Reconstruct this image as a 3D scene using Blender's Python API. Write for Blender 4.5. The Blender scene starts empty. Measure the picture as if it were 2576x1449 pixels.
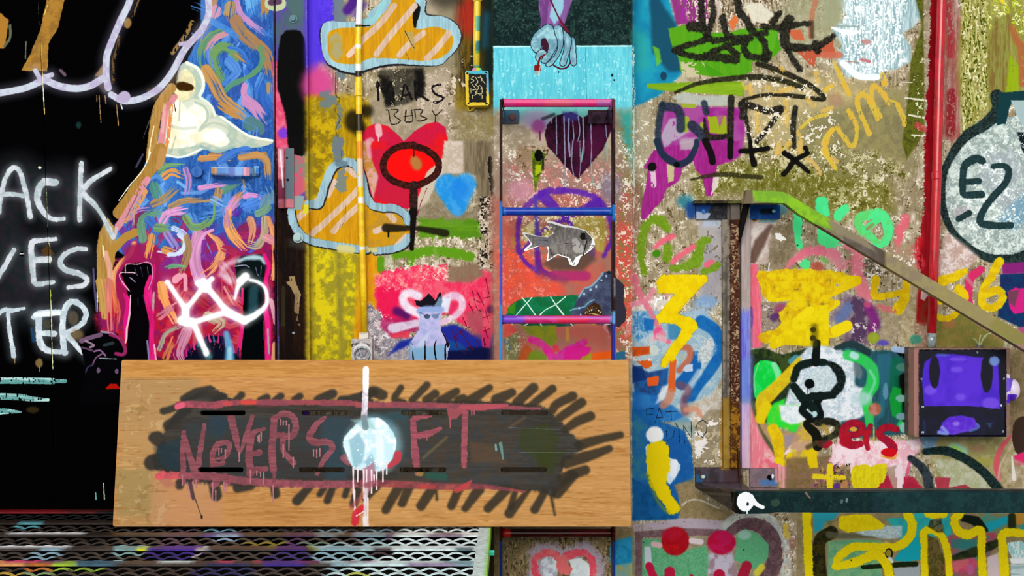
import bpy, bmesh, math, random
from mathutils import Vector, Matrix
random.seed(4)
# ---------------------------------------------------------------- camera, sky, lamps, exposure
scn = bpy.context.scene
DC, F, ZC = 3.5, 2800.0, 1.6            # camera to wall (m), focal length in photo pixels, eye height
cam = bpy.data.objects.new('camera', bpy.data.cameras.new('camera'))
scn.collection.objects.link(cam)
cam.location = (0, -DC, ZC); cam.rotation_euler = (math.pi/2, 0, 0)
cam.data.sensor_width = 36; cam.data.lens = 36*F/2576; cam.data.clip_start = .05
scn.camera = cam
world = bpy.data.worlds.new('overcast_sky'); scn.world = world; world.use_nodes = True
world.node_tree.nodes['Background'].inputs[0].default_value = (.97, .985, 1, 1)
world.node_tree.nodes['Background'].inputs[1].default_value = .62
def lamp(name, size, power, loc, target, col=(1, 1, 1)):
    d = bpy.data.lights.new(name, 'AREA'); d.shape = 'RECTANGLE'; d.size, d.size_y = size; d.energy = power; d.color = col
    o = bpy.data.objects.new(name, d); scn.collection.objects.link(o); o.location = loc
    o.rotation_euler = (Vector(target)-Vector(loc)).to_track_quat('-Z', 'Y').to_euler()
lamp('daylight_from_alley_mouth', (5.0, 3.0), 330, (-.8, -5.6, 3.9), (0, 0, 1.4), (1, .99, .97))
vs = scn.view_settings
vs.view_transform = 'Standard'; vs.look = 'None'; vs.gamma = 1; vs.use_curve_mapping = False; vs.exposure = 0.08
#PAINT_BEGIN
import numpy as np
class Cv:
    """a sheet of paint layers, coordinates in sheet pixels"""
    def __init__(s, x0, y0, w, h, seed=1):
        s.x0, s.y0, s.w, s.h = x0, y0, w, h
        s.a = np.zeros((h, w, 3), np.float32)
        r = np.random.RandomState(seed)
        def nz(sx, sy):
            gh, gw = int(h/sy)+3, int(w/sx)+3
            g = r.rand(gh, gw).astype(np.float32)
            def ax(n, st):
                t = np.arange(n)/st; i = t.astype(int); f = t-i; f = f*f*(3-2*f)
                return i, f.astype(np.float32)
            i, f = ax(h, sy); j, e = ax(w, sx)
            rows = g[i]*(1-f[:, None])+g[i+1]*f[:, None]
            return rows[:, j]*(1-e)+rows[:, j+1]*e
        f0, f1, f2, f3, f4 = nz(2, 2), nz(4, 4), nz(11, 12), nz(32, 34), nz(110, 120)
        s.F = {'f': .5*f0+.5*f1, 'c': .25*f0+.35*f1+.4*f2, 'm': .25*f1+.45*f2+.3*f3, 'b': .2*f2+.4*f3+.4*f4,
               'v': .3*nz(2, 14)+.4*nz(4, 45)+.3*nz(16, 90), 'h': .3*nz(14, 2)+.4*nz(50, 4)+.3*nz(120, 14), 'd': .45*f1+.55*nz(3, 12)}
        for k in s.F:
            q = s.F[k]; s.F[k] = np.clip((q-q.mean())/(q.std()*4.5)+.5, 0, 1)
        s.o = (0, 0, 1); s.warp = None; s.B = r.rand(80, 60).astype(np.float32)
    def z(s, ox, oy, k): s.o = (ox, oy, k)
    def pts(s, t):
        if isinstance(t, str): t = [tuple(float(v) for v in p.split(',')) for p in t.split()]
        ox, oy, k = s.o
        q = [(ox+x/k, oy+y/k) for x, y in t]
        if s.warp: q = [s.warp(x, y) for x, y in q]
        return np.array([(x-s.x0, y-s.y0) for x, y in q], float)
    def box(s, p, pad):
        x0 = max(0, int(p[:, 0].min()-pad)); x1 = min(s.w, int(p[:, 0].max()+pad)+2)
        y0 = max(0, int(p[:, 1].min()-pad)); y1 = min(s.h, int(p[:, 1].max()+pad)+2)
        return x0, y0, x1, y1
    def put(s, b, sd, col, soft, a, rough, dry, mix, fld, amt, bris=None):
        x0, y0, x1, y1 = b; sl = np.s_[y0:y1, x0:x1]
        if rough: sd = sd+(s.F['c'][sl]-.5)*2.2*rough
        m = np.clip(.5-sd/max(soft, .8), 0, 1); m = m*m*(3-2*m)
        if dry: m = m*np.clip((s.F['d'][sl]-dry)*9+.5, 0, 1)
        m = m*a
        c = hx(col)
        if bris is not None:                    # bristle marks run along the stroke and thin out towards its end
            bn, en = bris; m = m*np.clip((bn-.22-.42*en**3)*5+.5, 0, 1)
            c = c*(1+.34*(bn-.5))[..., None]
        if mix:
            t = np.clip(((bris[0] if bris is not None else s.F[fld][sl])-.5)*2.4*amt+.5, 0, 1)[..., None]
            c = c*(1-t)+hx(mix)*t
        s.a[sl] = s.a[sl]*(1-m[..., None])+c*m[..., None]
    def s_(s, t, w, col, soft=None, a=1, rough=.6, dry=0, mix=None, fld='m', amt=1, glow=0, lin=False, br=0):
        k = s.o[2]; p = s.pts(t)
        ws = w if isinstance(w, (list, tuple)) else (w, w)
        n = len(p)
        if n > 2 and not lin:
            q = np.vstack([2*p[0]-p[1], p, 2*p[-1]-p[-2]]); out = []
            for i in range(n-1):
                A, B, C, D = q[i:i+4]
                m = max(3, int(np.hypot(*(C-B))/7))
                for u in np.linspace(0, 1, m, endpoint=False):
                    out.append(.5*((2*B)+(C-A)*u+(2*A-5*B+4*C-D)*u*u+(3*B-A-3*C+D)*u**3))
            out.append(p[-1]); q = np.array(out)
        else: q = p
        N = len(q)
        r = np.interp(np.linspace(0, 1, N), np.linspace(0, 1, len(ws)), ws)/k/2
        sf = (1.6 if soft is None else soft/k)
        aux = {}
        def field(pad):
            b = s.box(q, r.max()+pad); x0, y0, x1, y1 = b
            if x1 <= x0 or y1 <= y0: return None, None
            sd = np.full((y1-y0, x1-x0), 1e3, np.float32); acc = 0.
            if br: aux['p'] = np.zeros_like(sd); aux['l'] = np.zeros_like(sd)
            for i in range(N-1):
                A, B = q[i], q[i+1]; rr = max(r[i], r[i+1])+pad
                X0 = max(x0, int(min(A[0], B[0])-rr)); X1 = min(x1, int(max(A[0], B[0])+rr)+2)
                Y0 = max(y0, int(min(A[1], B[1])-rr)); Y1 = min(y1, int(max(A[1], B[1])+rr)+2)
                if X1 <= X0 or Y1 <= Y0: continue
                gx = np.arange(X0, X1)[None, :]-A[0]; gy = np.arange(Y0, Y1)[:, None]-A[1]
                d = B-A; L = max(d@d, 1e-6)
                u = np.clip((gx*d[0]+gy*d[1])/L, 0, 1)
                dd = np.sqrt((gx-u*d[0])**2+(gy-u*d[1])**2)-(r[i]+(r[i+1]-r[i])*u)
                v = sd[Y0-y0:Y1-y0, X0-x0:X1-x0]
                if br:
                    k2 = dd < v; sl = np.s_[Y0-y0:Y1-y0, X0-x0:X1-x0]; Ls = L**.5
                    aux['p'][sl][k2] = ((gx*d[1]-gy*d[0])/Ls+0*gx*gy)[k2]; aux['l'][sl][k2] = (acc+u*Ls)[k2]
                    acc += Ls
                np.minimum(v, dd, out=v)
            if br and acc:
                tb = s.B; pi = np.mod(aux['p']*.42+len(t)*7.3, tb.shape[0]-1); li = np.mod(aux['l']/46., tb.shape[1]-1)
                i0 = pi.astype(int); f0 = pi-i0; j0 = li.astype(int); f1 = li-j0
                n_ = (tb[i0, j0]*(1-f0)+tb[i0+1, j0]*f0)*(1-f1)+(tb[i0, j0+1]*(1-f0)+tb[i0+1, j0+1]*f0)*f1
                aux['b'] = (np.clip(n_+(1-br)*.35, 0, 1), aux['l']/acc)
            return b, sd
        if glow:
            g = glow/k; b, sd = field(g+2)
            if b: s.put(b, sd-g*.25, col, g*1.4, .3*a, 0, 0, None, 'm', 1)
        b, sd = field(sf+3+rough*2)
        if b: s.put(b, sd, col, sf, a, rough, dry, mix, fld, amt, aux.get('b'))
    def p_(s, t, col, soft=None, a=1, rough=1., dry=0, mix=None, fld='m', amt=1, sm=False):
        k = s.o[2]; p = s.pts(t); sf = 1.6 if soft is None else soft/k
        if sm:
            n = len(p); out = []
            for i in range(n):
                A, B, C, D = p[i-1], p[i], p[(i+1) % n], p[(i+2) % n]
                m = max(2, int(np.hypot(*(C-B))/10))
                for u in np.linspace(0, 1, m, endpoint=False):
                    out.append(.5*((2*B)+(C-A)*u+(2*A-5*B+4*C-D)*u*u+(3*B-A-3*C+D)*u**3))
            p = np.array(out)
        b = s.box(p, sf+4); x0, y0, x1, y1 = b
        if x1 <= x0 or y1 <= y0: return
        X = np.arange(x0, x1)[None, :]; Y = np.arange(y0, y1)[:, None]
        ins = np.zeros((y1-y0, x1-x0), bool); sd = np.full((y1-y0, x1-x0), 1e6, np.float32)
        for i in range(len(p)):
            A, B = p[i-1], p[i]
            if A[1] != B[1]:
                c = ((A[1] > Y) != (B[1] > Y)) & (X < (B[0]-A[0])*(Y-A[1])/(B[1]-A[1])+A[0]); ins ^= c
            d = B-A; L = max(d@d, 1e-6); gx = X-A[0]; gy = Y-A[1]
            u = np.clip((gx*d[0]+gy*d[1])/L, 0, 1)
            np.minimum(sd, (gx-u*d[0])**2+(gy-u*d[1])**2, out=sd)
        sd = np.sqrt(sd); sd[ins] *= -1
        s.put(b, sd, col, sf, a, rough, dry, mix, fld, amt)
    def e_(s, x, y, rx, ry, col, soft=None, a=1, rot=0, **k):
        c, n = math.cos(math.radians(rot)), math.sin(math.radians(rot))
        N = 26
        s.p_([(x+rx*math.cos(6.2832*i/N)*c-ry*math.sin(6.2832*i/N)*n, y+rx*math.cos(6.2832*i/N)*n+ry*math.sin(6.2832*i/N)*c) for i in range(N)], col, soft, a, **k)
    def drip(s, t, w, col, a=1):
        for q in t.split():
            x, y, L = [float(v) for v in q.split(',')]
            s.s_([(x, y), (x+.8*s.o[2]*.3, y+L*.6), (x, y+L)], [w, w*.7, w*.8], col, None, a, .2)
    def chips(s, t, cols, dens=.12, fld='c', soft=30, a=1, seed=0):
        """flaked paint: several colours showing where the noise is high, inside a soft area"""
        p = s.pts(t); k = s.o[2]; pad = soft/k
        b = s.box(p, pad); x0, y0, x1, y1 = b
        if x1 <= x0 or y1 <= y0: return
        keep = s.a[y0:y1, x0:x1].copy(); tmp = s.a; s.a = np.zeros_like(tmp)
        sv = s.warp; s.p_(t, 'ffffff', soft, 1, rough=2); M = s.a[y0:y1, x0:x1, 0].copy(); s.a = tmp
        f = s.F[fld][y0:y1, x0:x1]
        for i, c in enumerate(cols.split()):
            g = np.roll(f, (37*i+seed*11, 53*i+seed*29), (0, 1))
            th = .83-dens*.9
            m = np.clip((g-th)*14, 0, 1)*M*a
            s.a[y0:y1, x0:x1] = s.a[y0:y1, x0:x1]*(1-m[..., None])+hx(c)*m[..., None]
_hc = {}
def hx(c):
    if c not in _hc: _hc[c] = np.array([int(c[i:i+2], 16)/255 for i in (0, 2, 4)], np.float32)
    return _hc[c]
def paint_wall():
    C = Cv(-200, -160, 2980, 1770, 5)
    S, P, E, Z, CH, D = C.s_, C.p_, C.e_, C.z, C.chips, C.drip
    R = lambda x0, y0, x1, y1: [(x0, y0), (x1, y0), (x1, y1), (x0, y1)]
    # ---- bare plaster everywhere
    P(R(-210, -170, 2790, 1620), '9a8b6c', 0, mix='bcae92', fld='m', rough=0)
    P(R(-210, -170, 2790, 1620), '75663f', 0, a=.35, dry=.66, rough=0)
    CH(R(-200, -160, 2780, 1610), 'd9cfb8 6e5c3a', .07, 'v', 5, .55); CH(R(-200, -160, 2780, 1610), 'efe6d6 d8cbb4 5e4e30', .0, 'c', 5)
    # ---- door leaves: black figure, tan edge, blue and red brush strokes
    P(R(-210, -170, 691, 1620), '030304', 0, rough=0)
    P('500,-170 691,-170 691,600 600,640 470,650 340,660 280,620 300,540 380,400 415,270 450,190 505,80', '2b5da8', 6, mix='3c74be', fld='v')
    P('560,-170 691,-170 691,560 600,600 500,600 460,400 520,200', '1f3f86', 40, .5, dry=.5, rough=4)
    P('345,650 420,625 500,610 590,590 691,560 691,905 300,905 262,870 240,800 290,660', 'b31a34', 24, mix='8a1a58', fld='m', rough=4)
    P('500,570 590,560 691,545 691,600 600,640 500,660', '6d2a8e', 40, .6, rough=5)
    P('340,650 430,640 470,700 380,720 330,700', '9c2366', 30, .8)
    rr = np.random.RandomState(3)
    for k in range(170):                        # loose brush marks under the swirls
        y = rr.uniform(-20, 890); x = rr.uniform(max(300, 520-y*.5) if y < 620 else 330, 680); a = rr.uniform(0, 6.28) if y > 300 else rr.normal(1.5, .45); L = rr.uniform(20, 60); cv = rr.uniform(-.9, .9)
        if y < 420 and x < 500+60*(y < 150): continue
        c = (['3f78c4', '24509a', '5a92d6', '2f60b4', '6a9cdc', '34509c'] if y < 560 else ['7a2a8c', '3c5cb8', 'a0285c', '8a2048'] if y < 650 else ['c83048', '9c1838', 'b84a58', '8a1440', 'c8505c'])[k % (6 if y < 560 else 4 if y < 650 else 5)]
        S([(x, y), (x+L*math.cos(a), y+L*math.sin(a)), (x+L*1.7*math.cos(a+cv), y+L*1.7*math.sin(a+cv))], rr.uniform(10, 26), c, 3, .8, rough=1, br=.9)
    P('-210,-170 480,-170 470,200 400,250 370,400 300,540 250,640 -210,640', '030304', 6, rough=.5)
    Z(400, 0, 3.622)
    for t, w, c, m in [
        ('500,-20 470,120 430,300 400,400', 60, 'c58a55', 'b07a50'), ('520,90 490,180', 80, 'd79ab0', 'c98a9a'),
        ('700,-20 740,120 820,200 950,300', 45, 'd490b8', 'b787b8'), ('650,60 640,150', 90, 'a98a60', 'b8925a'),
        ('830,-10 850,80', 90, '5a9ad8', '6ab0e0'), ('960,0 960,140', 60, 'c08648', 'b08048'), ('560,200 440,300 400,420', 90, '3f78c4', '2c5fb4'),
        ('700,190 760,300 860,390 960,480 1010,640', 100, '8a7a68', 'a8794f'), ('800,300 900,400 980,560 1000,650', 55, 'b98652', 'a07850'),
        ('560,290 470,330 400,420 380,540 400,620', 62, '6f9a56', '5f8f60'), ('620,300 540,330 470,400 440,470', 42, 'd796a0', 'c48a98'),
        ('450,480 470,560 520,620', 50, '4f7ed0', '6a8ad8'), ('690,530 650,450 560,430 500,500 520,620 560,700', 75, '719a50', '6b9458'),
        ('920,430 940,540 890,640 760,720 640,780 600,830', 42, '6a9560', '558f6e'), ('710,500 790,560', 40, 'a58a58', 'b8894f'),
        ('640,430 740,460 840,600', 30, '5c8fd4', '2f66c0'), ('640,560 700,640 620,740', 80, '6a9fe0', '4a80cc'),
        ('430,640 500,760 560,880 640,960 740,1040', 92, 'b08458', 'c8924e'), ('560,960 640,1010 750,1070', 60, 'cc9048', 'b98446'),
        ('780,780 770,850 800,900', 50, 'dc8fbc', 'c98ab4'), ('800,920 870,980 950,1090', 90, 'd493c0', 'c386b4'),
        ('1000,770 1000,860', 40, 'b89060', 'a8885c'), ('830,1130 900,1170 880,1210', 110, '587f74', '4d7a80'), ('460,180 600,260 700,330', 50, '5390d4', '4580c8'),
        ('930,680 880,800', 40, '66a2e0', '4a86d0'), ('480,1410 620,1420', 50, 'c08a50', 'b07a48'), ('960,1410 750,1420 820,1400', 50, 'c48a50', 'a8804c')]:
        S(t, w*1.2, c, 10, .95, rough=1.2, mix=m, br=.9)
    # cloud of white cream paint
    P('170,640 240,560 330,600 400,700 410,800 380,880 460,930 520,1040 600,1070 700,1160 800,1230 1040,1290 900,1340 660,1350 560,1380 400,1360 300,1420 60,1430 -60,1400 0,1250 40,1000 120,900', 'a9bfae', 8, mix='c9cdb8', sm=True)
    S('250,570 350,620 400,720 400,800 370,870', 30, 'e9f0e0', 12); S('380,890 470,960 510,1050', 26, 'e4ecd8', 12)
    S('560,1060 700,1160 830,1240 1030,1280', 22, 'eef2e2', 10)
    E(330, 1010, 150, 110, 'd8dcc8', 30, .9); E(500, 1180, 130, 110, 'd4d8c4', 30, .9); E(210, 1170, 140, 130, 'e4e2cc', 30, .9)
    P('180,690 240,620 310,690 330,780 300,870 220,920 130,900', 'efe6b4', 10, mix='d9d0a8', sm=True)
    P('110,940 210,930 260,1000 330,930 430,1010 430,1110 330,1190 440,1160 560,1190 640,1290 560,1340 400,1290 300,1330 120,1350 60,1300', 'fbfae6', 24, mix='ece6c4', sm=True)
    E(270, 1120, 90, 80, 'ffffff', 60); E(500, 1240, 100, 60, 'ffffff', 50)
    S('330,930 420,980 440,1080 380,1160', 22, 'a9bba8', 10, .8); S('370,1190 480,1120 600,1150 700,1240', 20, 'b4c2ac', 10, .8); S('120,1000 90,1080 130,1160', 20, 'b8bfa4', 10, .7); S('120,1150 220,1170 330,1160', 30, 'c3cbb2', 20, .7); S('60,1410 200,1430 380,1360', 18, 'eef6ee', 8); S('380,1330 520,1380 680,1340', 20, '8fb2b0', 10)
    S('190,920 180,1100', 14, 'a8a88c', 8, .6); S('150,1240 110,1380', 12, '9aa28c', 8, .6)
    P('150,760 220,740 310,780 300,820 180,820', '3a2208', 16, sm=True); S('140,850 135,930 150,1010', 8, '2a1606', 4)
    P('-110,820 60,740 180,590 160,760 100,860 -20,960', '3a2a16', 40, .9)
    Z(0, 0, 3.622)
    # tan skin edge of the figure
    S('1560,800 1440,980 1400,1200 1370,1450', 90, 'a87f3e', 8, mix='b98d4a', fld='v'); S('1400,1150 1370,1300 1350,1450', 12, 'f0e2b0', 6)
    S('1590,880 1510,1000 1480,1200 1450,1400', 55, 'd98a92', 12, mix='c57e78'); S('1560,960 1530,1250 1480,1460', 34, 'e08a50', 8, dry=.2)
    S('1500,950 1480,1200', 26, 'e9b0a8', 10, .7)
    P('440,-80 600,-80 530,250 440,400 430,650 190,640 270,500 370,250', 'a87a30', 8, mix='8f662c')
    P('-90,110 0,115 80,180 40,440 -90,440', 'a8742c', 14); S('90,230 90,340 40,420', 26, '5a6048', 10)
    S('430,50 400,130', 8, 'e0c860', 3); S('1270,-20 1240,60 1210,150', 18, '6a4a20', 8, dry=.4); E(1160, 210, 34, 50, '8f6a34', 18)
    S('1080,330 1070,420 1030,560 1030,750', 28, '5a4018', 10, dry=.45); P('860,690 940,580 950,700', '8a6a40', 20); S('900,720 960,800', 90, '6a5a48', 40, .5)
    S('370,-80 440,0', 3, '000000')
    S('1750,200 1680,330 1570,480', 40, '8a6a38', 14, dry=.35); S('550,640 590,680', 30, '6a5466', 20)
    # lilac outline, mist and drips
    for t, w in [('-40,850 60,835 230,800 370,740', 62), ('320,640 370,720 400,700 470,680', 44), ('400,720 530,780 690,805 820,780 930,715', 66),
                 ('1200,-60 1160,60 1100,180 1040,320 1000,420 970,520 965,680 985,800', 64), ('1010,860 1080,900 1150,920 1300,890 1450,800 1570,650 1680,450 1830,280', 62),
                 ('1830,280 1890,160 1900,60 1890,-60', 58)]:
        S(t, w, 'b4abc8', 9, 1, glow=90, mix='c4cbd8', fld='m')
    E(1130, 880, 60, 52, 'b3a5c4', 10); S('1640,400 1700,390 1780,350', 40, 'b8aac2', 14)
    for t in ['880,870 880,920', '900,870 918,1112', '1060,950 1078,1140', '955,870 962,940']: S(t, 9, 'a07a50', 3)
    S('1100,950 1112,990', 10, 'e8e6f0', 3); S('1400,990 1300,1260', 7, '54545c', 4, .8); S('345,-60 355,230', 4, '6a6a60', 3); S('362,310 385,700 405,1040', 7, 'e8c860', 3); S('385,700 400,1000', 6, 'eef0e0', 3)  # yellow and white lines near the seam: light through the door gap, painted on
    S('235,380 230,530', 12, '6a7258', 5, .9); E(715, 1140, 22, 30, '14302c', 20)
    Z(0, 380, 3.622)
    # dusty overspray behind the letters
    for x, y, a, b in [(150, 300, 260, 260), (560, 420, 320, 300), (450, 1000, 460, 260), (250, 1350, 480, 240), (60, 800, 200, 300), (760, 420, 160, 200)]:
        E(x, y, a, b, '2a3436', 260, .55, mix='39343e'); 
    # tan band with pink and orange along the figure
    S('1460,-20 1400,120 1290,260 1200,400 1080,560', 110, 'ae843c', 8, mix='a07638', fld='v'); S('1370,10 1300,170 1190,300 1080,450', 10, 'f4f0d8', 5)
    S('1480,0 1450,140', 70, 'b98a50', 12); S('1340,260 1230,430 1130,600 1060,700', 62, 'dc92a0', 10, mix='cf8890', fld='v', dry=.15); S('1330,360 1240,520 1150,640', 40, 'd8965c', 10, dry=.2)
    S('1250,400 1150,600', 14, '8c6478', 8)
    P('980,600 900,740 880,900 880,1200 900,1460 1010,1460 1000,1200 1040,1000 1060,900 1060,720', 'b58d44', 8, mix='a67c3a', fld='v')
    S('1230,740 1120,800 1000,940 1010,990', 76, 'b08438', 8); S('1220,840 1180,940 1080,1040 1030,1180 1060,1450', 44, 'dc9a5a', 10, mix='e8a468', fld='v')
    S('960,930 1000,1100 990,1440', 50, 'd39a80', 14, mix='e0a890', fld='v'); S('935,860 945,960', 14, 'efe0c0', 6); S('885,1170 885,1460', 9, 'f0e8c8', 5)
    S('850,1070 860,1250 880,1460', 18, '605a8c', 10, .8); S('1300,30 1240,140', 20, '4a4868', 12, .8)
    S('1050,760 1060,700', 30, 'c8b0b8', 10)
    # letters
    for t, w in [('-10,560 0,450 50,240 120,150 180,190 240,400 275,600', (44, 46)), ('-30,400 100,390 210,405', 42), ('500,285 400,280 350,350 340,450 400,560 480,620 580,615', (70, 60, 34)),
                 ('740,110 728,370 725,625', 46), ('1005,160 840,260 770,330', (36, 56)), ('750,380 900,540 1030,780', (60, 40, 50)),
                 ('505,800 400,810 290,835 290,1000 300,1120 325,1210 480,1190', (36, 60, 40)), ('290,990 440,985', 60), ('125,900 50,1030 -20,1150', (44, 50)),
                 ('780,890 700,890 600,930 545,1010 590,1080 700,1110 790,1160 760,1220 620,1240', (38, 56, 38))]:
        S(t, w, 'd2d7de', 9, 1, glow=64, mix='aebcc0', fld='m', rough=1)
    for t in ['410,260 408,300', '420,340 432,690', '440,830 455,870', '456,900 456,1020', '460,1270 462,1450']: S(t, 5, 'cfd89a', 2)  # thin yellowish lines: painted-on light showing through the seam between the leaves
    E(362, 150, 16, 12, 'dfe8c8', 6); E(195, 940, 20, 22, '000000', 4); S('180,935 215,935', 9, 'e8e8e8', 3)
    P('370,900 440,850 490,940 400,960', '5a3a18', 20, .8)
    # raised black fist
    P('1130,900 1180,850 1270,840 1390,850 1460,900 1440,1450 1050,1460 1060,1100 1130,980', '9a1850', 40, .85)
    S('1150,1700 1180,1290 1120,1200', 40, 'e02480', 10); S('1350,1240 1370,1340 1380,1460', 50, 'e82888', 8); S('1190,1300 1180,1460', 16, 'f0d0d8', 6); S('1400,1050 1380,1180 1350,1260', 40, 'c81c70', 10)
    P('1140,1030 1260,1010 1380,1030 1380,1170 1340,1270 1330,1460 1200,1460 1190,1290 1120,1180 1100,1110', '060406', 4)
    S('1190,1290 1100,1170 1095,1110 1180,1105 1230,1110', 11, 'd8aebc', 4); S('1180,1150 1230,1190', 8, 'b09ab0', 4); S('1140,1090 1150,1030 1250,1030 1330,1010 1380,1040 1385,1150 1350,1260', 10, 'c890a4', 5)
    for t in ['1225,1060 1250,1130', '1280,1060 1300,1140', '1340,1050 1350,1130', '1230,1190 1190,1150']: S(t, 5, '706a9c', 4, .9)
    # swirls right of the fist
    for t, w, c in [('1450,200 1520,130 1650,125', 34, '6f9a6a'), ('1500,230 1560,190 1650,220', 60, 'e0954a'), ('1690,170 1720,280 1700,410', 50, 'b884b8'), ('1400,320 1440,430', 80, '4f8a78'),
                    ('1400,480 1500,430 1620,320', 60, 'a98458'), ('1580,490 1680,450 1810,440', 46, 'b08a5c'), ('1180,620 1250,540 1380,520', 30, 'b888c0'), ('1300,800 1290,640 1400,560 1500,560', 66, '5f9070'),
                    ('1480,640 1540,560 1700,540', 66, 'd896c0'), ('1350,620 1420,700 1380,780', 60, '3a6ac0'), ('1430,700 1540,710', 70, '6f9a60'), ('1520,760 1600,880 1560,900', 60, '9a86c8'),
                    ('1580,700 1680,760 1680,880 1600,940 1450,930', 40, 'bccdea'), ('1380,780 1350,950', 60, 'd99350'), ('1500,900 1590,930', 60, 'd8954c'), ('1540,1060 1640,1045 1690,1060', 24, '5fa070'),
                    ('1680,820 1700,960 1640,1110', 60, '9a7a48'), ('1800,760 1770,950 1790,1150', 90, 'c58aa8'), ('1620,280 1700,330', 30, '6fa8e0'), ('1230,480 1210,700', 12, 'b09a78'),
                    ('1470,1220 1490,1330 1560,1450', 70, 'e89a50'), ('1400,1290 1390,1460', 16, 'a8a090'), ('1580,950 1640,1040', 60, '7a3a80')]:
        S(t, w*1.15, c, 9, .95, rough=1.2, br=.85)
    Z(400, 360, 3.622)
    for t, w, c in [('380,140 520,130 630,140', 50, 'c08a50'), ('750,120 900,110 980,160 1000,300', 64, 'b58650'), ('560,160 700,80 800,60', 60, '3f6fbc'), ('20,230 100,200 220,195', 30, '6f9c6c'),
                    ('370,410 480,390 620,370', 40, 'd08ec0'), ('590,430 640,400 740,350', 60, '5a8a78'), ('560,340 780,340', 60, '3464b8'), ('100,580 200,530 350,520 500,500 560,440', 42, 'a8845c'), ('540,430 530,530', 60, 'b48a58'),
                    ('500,520 580,560', 66, '7fa8dc'), ('240,680 300,760 400,750 480,680 490,560', 56, '6f9a58'), ('640,620 700,520 760,470', 80, 'c88ab4'), ('740,470 700,520', 50, 'b9855a'), ('780,490 840,470 940,500', 40, 'd28cc4'),
                    ('800,580 900,540 940,480', 80, '4a7ed0'), ('960,560 1000,480 990,440', 90, '5f86a0'), ('900,640 980,600 1000,540', 60, '6f9478'), ('770,340 780,390', 24, 'b98a58'), ('700,640 740,600', 60, '5a2a9c'),
                    ('640,620 620,700 660,820 760,940', (40, 90, 70), 'e09a58'), ('620,740 600,600', 50, 'b880a0'), ('830,700 850,780 830,880', 60, 'c88a68'), ('960,690 960,820 900,930 820,920', 60, 'a89878'),
                    ('990,680 1040,820 1060,1060 1040,1230', (40, 54, 40), 'e09a62'), ('980,860 1060,900', 70, 'd08a90'), ('370,1240 330,1100 340,950 400,830 480,790', (100, 90, 40), 'c88ab4'), ('460,830 540,900 570,1000 500,1120 420,1190', (30, 70, 60), 'dd9a62'),
                    ('410,900 400,1050', 40, '7a2a88'), ('180,830 240,900 180,1000 90,1010', 34, 'bccdea'), ('250,860 270,980 210,1160', 50, '9a7a54'), ('60,1130 130,1110 230,1120', 24, '6a9c76'), ('560,1100 640,1180 700,1330', 60, 'c06878'),
                    ('90,640 130,620 240,600', 50, 'd896c8'), ('20,1300 40,1450', 70, 'e89a54'), ('720,900 790,960', 40, 'd88a58'), ('600,960 700,1000 650,1080', 60, 'a8284c')]:
        S(t, [q*1.15 for q in w] if isinstance(w, tuple) else w*1.15, c, 9, .95, rough=1.2, br=.85)
    # pink fingers and the white cross-shaped tag
    S('180,1200 140,1230 150,1260 230,1200 240,1330', 36, 'e89aac', 6)
    P('690,1130 700,1050 780,1020 930,1010 970,1100 950,1300 960,1500 770,1500 700,1200', '0a1416', 14)
    S('960,1020 1000,1130 970,1250 970,1350', 34, 'e81878', 6); S('760,1330 760,1460', 26, 'e02070', 6)
    S('690,1120 780,1110 820,1130', 9, '9a9ab0', 6)
    for t in ['880,1130 890,1180 910,1210', '930,1120 925,1200']: S(t, 7, '6a6a84', 5)
    Z(400, 640, 3.622)
    P('770,300 960,300 950,700 960,980 740,980 760,760', '04080a', 8); S('960,480 990,640 990,960', 50, 'e82484', 8); S('760,640 730,860', 34, 'e02474', 8); S('990,680 1000,900', 16, 'b0a4a4', 6); S('1060,820 1050,950', 60, 'dd9a70', 10)
    S('1020,420 1050,560 1060,620', 40, 'd898a8', 10); S('1090,180 1100,980', 8, '7a1420', 5)
    for t, w, c in [('0,860 60,720 180,650', 40, '9a9a84'), ('60,940 120,780', 60, 'cf7a48'), ('250,700 180,880 200,960', 90, 'c88aa4'), ('430,740 470,800', 20, 'd82888'), ('30,300 60,440 140,600', 70, 'e89a58'), ('440,560 560,620 520,680', 80, 'b8a888'),
                    ('600,300 680,440', 40, 'e09088'), ('340,380 460,460', 90, 'a8303c'), ('10,560 140,460', 60, 'c87888')]:
        S(t, w*1.1, c, 10, .9, rough=1.5, br=.9)
    P('230,980 240,900 340,820 440,740 580,740 660,860 730,930 740,990', '0a0e20', 18, dry=.1)
    for i in range(14):
        x = 250+i*36; y = 880-150*math.sin(3.14*(i+.5)/14)
        S([(x, y+60), (x-6+12*math.sin(i*5), y-10)], (20, 8), ['c02a88', '241a4c', 'd83888', '3a6a90'][i % 4], 8)
    S('610,720 640,850 640,970', (50, 90), '5fb0dc', 40, .9); S('640,860 640,960', 40, 'b0e0f0', 30, .8); S('860,330 850,560', 90, '27505a', 50, .8)
    for t, w in [('75,250 150,360 240,500', 44), ('240,500 330,390 400,300 480,220', 46), ('350,260 440,310 530,410 600,490 760,590', 54), ('400,270 420,290', 110), ('200,590 260,610 330,610 560,540 640,540', 50), ('240,480 240,620', 70),
                 ('210,600 300,620', 90), ('320,640 370,760 430,900', 52), ('770,600 860,560 960,480 985,400 960,300 900,250 830,230', (70, 34, 28)), ('600,520 680,560 780,600', 70), ('780,200 720,290 690,400', (60, 24)), ('740,240 790,200', 70)]:
        S(t, w, 'ffffff', 24, 1, glow=70)
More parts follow.
